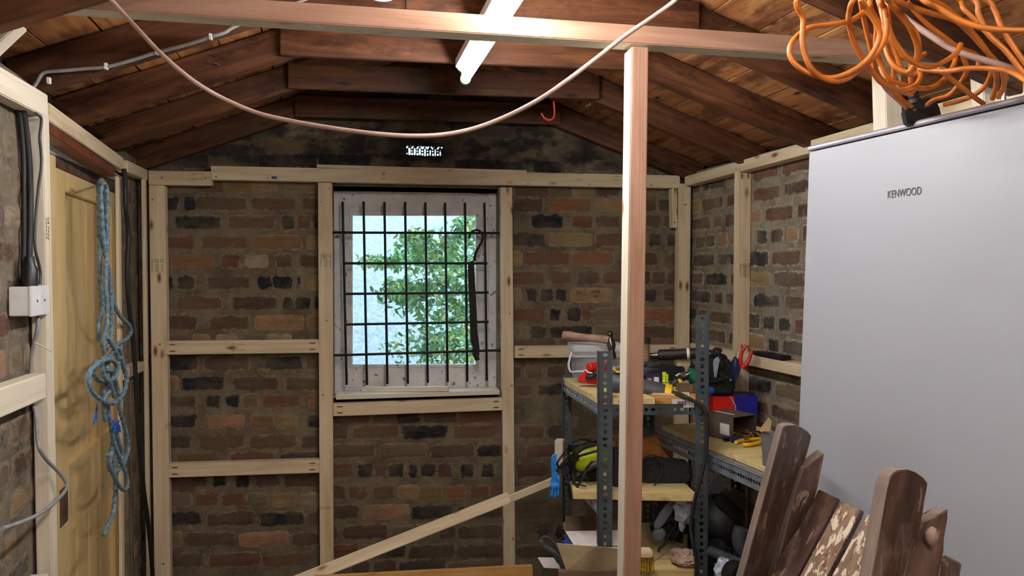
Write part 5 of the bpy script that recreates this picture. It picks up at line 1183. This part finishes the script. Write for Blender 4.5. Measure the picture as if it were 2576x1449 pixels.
# tan leather pouch, black case with loop
bm = bmesh.new(); prism(bm, [W(x, y, 2.98) for x, y in ((1535, 1160), (1545, 1110), (1560, 1095), (1600, 1084), (1640, 1088), (1660, 1098), (1693, 1132), (1694, 1162), (1640, 1170), (1560, 1172))], FW*.05, bev=.012)
lp_ = thing('leather_pouch', 'tan brown leather pouch behind the post on the middle shelf', 'pouch', W(1610, 1170, 2.98)); part(lp_, 'pouch', bm, 'leather_tan', smooth=True)
bm = bmesh.new(); lathe(bm, W(1628, 1092, 2.96), UPZ, [(0, .028), (.02, .028), (.022, .03), (.028, .03)], 20); single('paint_tin', 'small tin with a pale rim behind the tan pouch', 'tin', bm, 'tool_grey', W(1628, 1092, 2.96), smooth=True)
bc = thing('tool_case', 'long dusty black tool bag with a wire loop on the middle shelf', 'bag', m3(1690, 2.8))
bm = bmesh.new(); prism(bm, [W(x, y, 2.74) for x, y in ((1620, 1172), (1650, 1158), (1700, 1166), (1744, 1170), (1744, 1216), (1700, 1226), (1630, 1232), (1616, 1230))], FW*.10, bev=.012); part(bc, 'bag', bm, 'black_fabric', smooth=True)
bm = bmesh.new(); tube(bm, [W(x, y, 2.71) for x, y in ((1618, 1215), (1613, 1180), (1618, 1155), (1636, 1144), (1655, 1150), (1665, 1172), (1660, 1200), (1640, 1228), (1625, 1234))], .0026); part(bc, 'wire_loop', bm, 'black_rubber', smooth=True)
bm = bmesh.new(); cbox(bm, m3(1553, 2.72), .05, .07, .13, R(0), bev=.01); single('black_box', 'black upright box just left of the post on the middle shelf', 'box', bm, 'black_rubber', m3(1553, 2.72))
bm = bmesh.new(); cyl(bm, W(1459, 1220, 2.68), W(1475, 1223, 2.68), .0025, n=8); single('screw', 'single dark screw on the middle shelf board', 'screw', bm, 'iron_black', W(1459, 1220, 2.68))

# ---- low shelf and floor level
l3 = lambda px, d, up=0: B(px, ZS3+up, d)
# folded cartons at the bottom left
cx = thing('cardboard_box', 'open cardboard box with raised flaps below the shelves', 'box', B(1450, .36, 2.6))
bm = bmesh.new(); prism(bm, [W(x, y, d) for x, y, d in ((1400, 1367, 2.42), (1500, 1375, 2.40), (1560, 1380, 2.40), (1560, 1434, 2.46), (1424, 1434, 2.46))], FW*.003); part(cx, 'front_flap', bm, 'pale_card')
bm = bmesh.new(); prism(bm, [W(x, y, d) for x, y, d in ((1422, 1337, 2.72), (1560, 1334, 2.72), (1560, 1372, 2.60), (1445, 1374, 2.60))], FW*.003); part(cx, 'rear_flap', bm, 'white_card')
bm = bmesh.new(); prism(bm, [W(x, y, d) for x, y, d in ((1422, 1299, 2.95), (1560, 1296, 2.95), (1560, 1336, 2.9), (1422, 1336, 2.9))], FW*.003); part(cx, 'inner_wall', bm, 'brown_card')
bm = bmesh.new(); q = W(1500, 1434, 2.47); cbox(bm, V((q.x, q.y, 0)), .24, .03, q.z-.002, R(0), bev=0); part(cx, 'side', bm, 'brown_card')
bm = bmesh.new(); q = W(1358, 1405, 2.55); prism(bm, [W(x, y, 2.5) for x, y in ((1353, 1403), (1393, 1403), (1400, 1415), (1416, 1431), (1368, 1428))], FW*.003); single('white_card', 'white card flap poking out of the bottom left carton', 'card', bm, 'white_card', q)
bm = bmesh.new(); tube(bm, [W(x, y, 2.5) for x, y in ((1418, 1428), (1410, 1410), (1396, 1392), (1378, 1380), (1366, 1372), (1363, 1358), (1370, 1350), (1384, 1356), (1398, 1372), (1408, 1388), (1414, 1400))], .008, taper=lambda u: 1.25 if u < .5 else .6, n=10); 
single('ratchet_strap', 'grey rubber-handled loop sticking out of the carton', 'handle', bm, 'grey_glove', W(1418, 1428, 2.5), smooth=True)
bm = bmesh.new(); prism(bm, [W(x, y, 2.66) for x, y in ((1413, 1362), (1425, 1358), (1440, 1372), (1425, 1370))], FW*.004); single('blue_tag', 'small blue plastic scrap between the carton flaps', 'scrap', bm, 'blue_plastic', W(1413, 1362, 2.66))
br = thing('yellow_brush', 'broom head with yellow bristles lying behind the post', 'brush', W(1590, 1440, 2.55))
bm = bmesh.new()
for k in range(360):
    x = rnd.uniform(1533, 1643); q = W(x, 1392+rnd.uniform(-6, 4)-(abs(x-1588)-40)*.0, 2.55+rnd.uniform(-.02, .02)); e = W(x+(x-1588)*.06+rnd.uniform(-2, 2), 1440+rnd.uniform(-6, 4), 2.55+rnd.uniform(-.025, .025)); cyl(bm, q, e, .0012, n=4)
s_ = part(br, 'bristles', bm, 'yellow_bristle'); s_['kind'] = 'stuff'
bm = bmesh.new(); bar(bm, W(1536, 1390, 2.55), W(1640, 1390, 2.55), .05, .02, bev=.004); part(br, 'brush_head', bm, 'pine')
# carry bag with black straps, crumpled foil bag
bgb = thing('holdall', 'grey and black bag slumped on the low shelf', 'bag', l3(1690, 2.8))
bm = bmesh.new(); prism(bm, [W(x, y, 2.78) for x, y in ((1645, 1345), (1652, 1315), (1668, 1285), (1690, 1262), (1730, 1260), (1744, 1290), (1744, 1372), (1690, 1372), (1650, 1360))], FW*.12, bev=.03)
for v in bm.verts: v.co += V((mn.noise(v.co*25), mn.noise(v.co*25+V((9, 0, 0))), mn.noise(v.co*25+V((0, 9, 0)))))*.008
part(bgb, 'bag_body', bm, 'black_fabric', smooth=True)
bm = bmesh.new(); prism(bm, [W(x, y, 2.755) for x, y in ((1645, 1320), (1660, 1295), (1680, 1268), (1705, 1258), (1700, 1268), (1684, 1292), (1672, 1320), (1650, 1335))], FW*.02, bev=.005); part(bgb, 'grey_flap', bm, 'slotted_bright', smooth=True, label='pale grey plastic flap')
bm = bmesh.new(); prism(bm, [W(x, y, 2.76) for x, y in ((1644, 1335), (1672, 1330), (1678, 1352), (1660, 1362), (1645, 1358))], FW*.03, bev=.006); part(bgb, 'pale_panel', bm, 'slotted_bright', smooth=True)
bm = bmesh.new()
for l in ([(1676, 1312), (1690, 1305), (1700, 1318), (1690, 1335), (1680, 1352), (1670, 1372), (1660, 1378), (1656, 1388)], [(1690, 1312), (1704, 1310), (1710, 1326), (1700, 1345), (1690, 1365)]): tube(bm, [W(x, y, 2.74) for x, y in l], .007, flat=.5)
part(bgb, 'strap', bm, 'black_rubber', smooth=True)
bm = bmesh.new(); ball(bm, W(1722, 1284, 2.72), .035, .03, .04, jit=.45, seed=4, sub=4); ball(bm, W(1716, 1316, 2.72), .012, .01, .03, jit=.3, seed=5); single('crumpled_bag', 'crumpled whitish plastic bag on top of the grey and black bag', 'plastic bag', bm, 'white_bag', W(1722, 1284, 2.72))
bm = bmesh.new(); tube(bm, [l3(1640, 2.66, .006), W(1690, 1384, 2.64)], .0015, sm=False); single('wire', 'thin pale wire lying on the low shelf', 'wire', bm, 'steel', l3(1640, 2.66))
bm = bmesh.new(); ball(bm, W(1722, 1402, 2.66), .045, .05, .028, jit=.35, seed=11, sub=4); single('plaster_lump', 'broken lump of pinkish plaster in front of the low shelf', 'plaster lump', bm, 'drywall_dust', W(1722, 1402, 2.66))
bm = bmesh.new(); cbox(bm, B(1690, .30, 2.62), .18, .14, .14, R(0), bev=.003); single('wooden_crate', 'pale wooden box below the low shelf at the bottom edge', 'box', bm, 'plank_end', B(1690, .30, 2.62))
bm = bmesh.new(); q = B(1690, 0, 2.66); cbox(bm, q, .2, .16, .298, R(0), bev=.003); single('packing_case', 'dark carton standing under the pale wooden box', 'box', bm, 'dark_card', q)
# under the bench: dark heap of bags, tools, hoover hose
def blob(name, label, cat, px, py, d, rx, ry, rz, mat, jit=.3, seed=1, ang=0):
    bm = bmesh.new(); ball(bm, W(px, py, d), rx, ry, rz, jit=jit, seed=seed, sub=4, rot=Matrix.Rotation(-YAW, 3, 'Z') @ Matrix.Rotation(ang, 3, 'Y'))
    return single(name, label, cat, bm, mat, W(px, py, d), smooth=True)
bx2 = bmesh.new(); prism(bx2, [W(x, y, 3.0) for x, y in ((1780, 1228), (1800, 1200), (1822, 1215), (1820, 1250), (1800, 1270), (1782, 1262))], FW*.03, bev=.006); single('clear_plastic_bag', 'clear crinkled plastic bag under the workbench, beside the shelf upright', 'plastic bag', bx2, 'clear_bag', W(1780, 1228, 3.0))
bx2 = bmesh.new(); prism(bx2, [W(x, y, 3.1) for x, y in ((1826, 1250), (1850, 1225), (1878, 1250), (1880, 1278), (1868, 1300), (1880, 1350), (1830, 1350))], FW*.02, bev=.004); single('round_card', 'round-topped brown board leaning under the workbench', 'board', bx2, 'brown_card', W(1850, 1300, 3.1))
vc = thing('vacuum_cleaner', 'dark olive workshop machine under the workbench', 'machine', B(1810, .0, 2.85))
bm = bmesh.new(); ball(bm, W(1805, 1310, 2.85), .085, .1, .10, jit=.08, rot=Matrix.Rotation(-YAW, 3, 'Z')); part(vc, 'body', bm, 'black_rubber', smooth=True)
bm = bmesh.new(); q = W(1835, 1275, 2.78); M3 = Matrix.Rotation(-YAW, 3, 'Z') @ Matrix.Rotation(R(45), 3, 'Y'); box(bm, q, M3 @ V((.10, 0, 0)), M3 @ V((0, .06, 0)), M3 @ V((0, 0, .05)), bev=.006); part(vc, 'motor_box', bm, 'black_plastic')
bm = bmesh.new(); q = W(1805, 1430, 2.85); cyl(bm, V((q.x, q.y, 0)), q, .08, .09, n=24); part(vc, 'drum', bm, 'black_rubber', smooth=True)
bm = bmesh.new(); tube(bm, [W(x, y, 2.6) for x, y in ((1868, 1330), (1862, 1355), (1870, 1385), (1890, 1400)) ], .028); tube(bm, [W(1783, 1385, 2.62), W(1830, 1405, 2.58), W(1880, 1425, 2.5)], .018); single('vacuum_hose', 'dark blue-grey hose bending down behind the brown bench planks', 'hose', bm, 'grey_glove', W(1868, 1330, 2.6), smooth=True)
bm = bmesh.new(); lathe(bm, W(1838, 1440, 2.5), FW*-1+RT*.5, [(0, .04), (.02, .045), (.05, .045), (.055, .03)], 22); single('black_tin', 'black round container at the bottom edge, right of the shelf upright', 'container', bm, 'black_plastic', W(1838, 1440, 2.5), smooth=True)
blob('white_rag', 'whitish rag beside the black round container', 'rag', 1820, 1436, 2.56, .03, .03, .04, 'white_bag', seed=8)
blob('dark_bag', 'dark crumpled bag in the shadow behind the shelf upright', 'bag', 1795, 1395, 2.75, .06, .05, .05, 'black_fabric', seed=14)

# brace timbers and sheet at the bottom of the back wall
a, b = W(747, 1462, 3.02), W(1281, 1251, 3.22)
timber('loose_batten', 'long pale timber leaning diagonally across the lower back wall', 'timber', a, b, .047, .03, NB+UPZ*.35, floor=False, ext0=.5)
a, b = W(1270, 1262, 3.29), W(1404, 1207, 3.3)
timber('loose_batten', 'thin pale batten continuing the diagonal up to the shelf unit', 'timber', a, b, .030, .02, NB)
bm = bmesh.new(); q0_, q1_ = W(790, 1452, 2.98), W(1340, 1424, 3.0)
prism(bm, [V((q0_.x, q0_.y, 0)), V((q1_.x, q1_.y, 0)), q1_, V((q0_.x, q0_.y, q0_.z+.0))], V((0, .022, 0)), bev=.001)
single('board_offcut', 'pale board standing on edge at the foot of the back wall', 'board', bm, 'plank_end', (q0_.x, q0_.y, 0))

# ================================================================== BROWN BENCH in front of the fridge
wb = thing('garden_bench', 'old dark brown slatted wooden bench stood on end, spattered with paint', 'bench', B(2080, 0, 1.6))
def pz(x, y): return 1840+x/3.378, 1020+y/3.378
def slab(name, pts, plane, th, mats=('spattered_brown', 'spattered_brown'), off=(-12, -4), label=None):
    """plank: outline in crop pixels laid on the plane through three (x,y,depth) points; its thickness runs along one direction, away and aside"""
    K = .93
    p = [W(*pz(a, b), d*K) for a, b, d in plane]; n = (p[1]-p[0]).cross(p[2]-p[0]).normalized()
    P = [hit(*pz(a, b), p[0], n) for a, b in pts]
    x0, y0 = pz(*plane[0][:2]); d0 = plane[0][2]*K
    vec = (W(x0+off[0], y0+off[1], d0+th*.8)-p[0]); vec = vec.normalized()*th
    ax = (p[1]-p[0]).normalized(); z = n if n.dot(FW) < 0 else -n; y = z.cross(ax)
    M = Matrix(((ax.x, y.x, z.x, p[0].x), (ax.y, y.y, z.y, p[0].y), (ax.z, y.z, z.z, p[0].z), (0, 0, 0, 1)))
    bm = bmesh.new(); prism(bm, P, vec, bev=.0015); bmesh.ops.recalc_face_normals(bm, faces=bm.faces)
    for f in bm.faces: f.normal_update(); f.material_index = 0 if abs(f.normal.dot(z)) > .9 else 1
    o = mesh_obj(name, bm, list(mats), None)
    o.data.transform(M.inverted()); o.parent = wb; o.matrix_parent_inverse = Matrix.Translation(-wb.location); o.matrix_basis = M
    if label: o['label'] = label
    return o
BP, BB = ('spattered_brown', 'dusty_edge'), ('spattered_brown', 'spattered_brown')
slab('stile', [(60, 1600), (438, 186), (480, 168), (540, 168), (600, 190), (650, 225), (680, 262), (668, 310), (640, 420), (560, 640), (470, 900), (380, 1240), (280, 1600)], [(520, 200, 1.74), (170, 1449, 1.66), (640, 300, 1.80)], .036, BP, (-13, -6), label='far round-topped upright')
slab('side_brace', [(605, 545), (640, 522), (788, 408), (786, 440), (728, 715), (600, 1100), (420, 1600), (330, 1600), (470, 1060), (560, 700)], [(780, 420, 1.80), (500, 1400, 1.70), (600, 540, 1.77)], .03, BP, (-14, -9))
P1 = [(740, 715, 1.76), (500, 1449, 1.60), (1200, 940, 1.50)]
slab('slat', [(740, 712), (900, 790), (885, 830), (852, 915), (485, 1600), (200, 1600), (600, 1000), (722, 760)], P1, .022, BB, (9, 4))
slab('slat', [(922, 812), (1092, 890), (1070, 950), (740, 1600), (500, 1600), (850, 960), (897, 860)], P1, .022, ('spattered_pale', 'spattered_brown'), (14, 5), label='paler slat thick with paint spots')
slab('slat', [(1143, 922), (1260, 985), (1300, 1060), (1100, 1600), (765, 1600), (1083, 1040)], P1, .022, ('spattered_pale', 'spattered_brown'), (12, 5), label='paler slat half hidden by the near upright')
slab('stile', [(1160, 1640), (1325, 700), (1350, 610), (1378, 572), (1430, 549), (1500, 545), (1570, 570), (1630, 615), (1670, 660), (1650, 760), (1610, 990), (1570, 1200), (1520, 1640)], [(1500, 580, 1.24), (1330, 1449, 1.18), (1650, 700, 1.27)], .036, BP, (-25, -7), label='near round-topped upright')
slab('side_brace', [(1600, 1000), (1650, 990), (1730, 962), (1842, 880), (1835, 960), (1805, 1130), (1800, 1240), (1760, 1449), (1740, 1640), (1420, 1640), (1560, 1100)], [(1800, 900, 1.29), (1650, 1449, 1.22), (1620, 1000, 1.26)], .034, BP, (-20, -11))
slab('end_block', [(1790, 1275), (1930, 1345), (1940, 1365), (1925, 1440), (1900, 1640), (1740, 1640)], [(1800, 1280, 1.27), (1780, 1449, 1.24), (1930, 1350, 1.3)], .03, BB, (6, -3))
bm = bmesh.new(); ball(bm, W(*pz(1700, 1110), 1.235*.93), .009, .008, .014, jit=.2); part(wb, 'filler_patch', bm, 'drywall_dust', smooth=True, label='pale lump of filler')

# ================================================================== OUTSIDE
bm = bmesh.new(); box(bm, V((-.2, 6.6, 1.5)), V((6.5, 0, 0)), V((0, .2, 0)), V((0, 0, 7.0)))
struct(mesh_obj('wall_neighbour', bm, 'render_wall'))
bm = bmesh.new(); box(bm, V((0, 5.2, -.06)), V((9, 0, 0)), V((0, 2.7, 0)), V((0, 0, .1))); struct(mesh_obj('ground_outside', bm, 'concrete'))
tr = thing('leafy_tree', 'green leafy tree outside the window', 'tree', V((.95, 5.4, 0)))
bm1, bm2 = bmesh.new(), bmesh.new()
cl = [(1110, 700, 60, 70), (1150, 640, 60, 50), (1060, 640, 45, 35), (1120, 800, 75, 60), (1080, 880, 70, 50), (1160, 900, 60, 60), (1040, 740, 50, 35), (1170, 760, 40, 90), (960, 660, 40, 10), (1180, 575, 30, 30), (1050, 600, 30, 14), (1000, 735, 30, 20)]
for k in range(3600):
    cx_, cy_, sx_, sy_ = rnd.choice(cl); x, y = rnd.gauss(cx_, sx_*.66), rnd.gauss(cy_, sy_*.66)
    q = hit(x, y, V((0, 5.2+rnd.uniform(-.45, .45), 0)), NB); s = rnd.uniform(.018, .036)
    M = Matrix.Rotation(rnd.uniform(0, 6.28), 3, 'Z') @ Matrix.Rotation(rnd.uniform(-1.1, 1.1), 3, 'X') @ Matrix.Rotation(rnd.uniform(0, 6.28), 3, 'Y')
    b_ = bm2 if rnd.random() < .15 else bm1
    vs = [b_.verts.new(q+M @ V(p)*s) for p in ((-1, 0, 0), (-.3, .1, .42), (.5, .05, .35), (1, -.1, 0), (.5, .05, -.35), (-.3, .1, -.42), (0, -.08, 0))]
    for i in range(6): b_.faces.new((vs[i], vs[(i+1) % 6], vs[6]))
part(tr, 'foliage', bm1, 'leaf'); part(tr, 'yellow_foliage', bm2, 'leaf_yellow', label='yellowing leaves')
bm = bmesh.new()
tube(bm, [V((1.1, 5.4, 0)), V((1.0, 5.3, .8)), V((.85, 5.2, 1.5)), V((.95, 5.2, 2.1))], .03, taper=lambda u: 1.2-.8*u); part(tr, 'trunk', bm, 'bark', smooth=True)
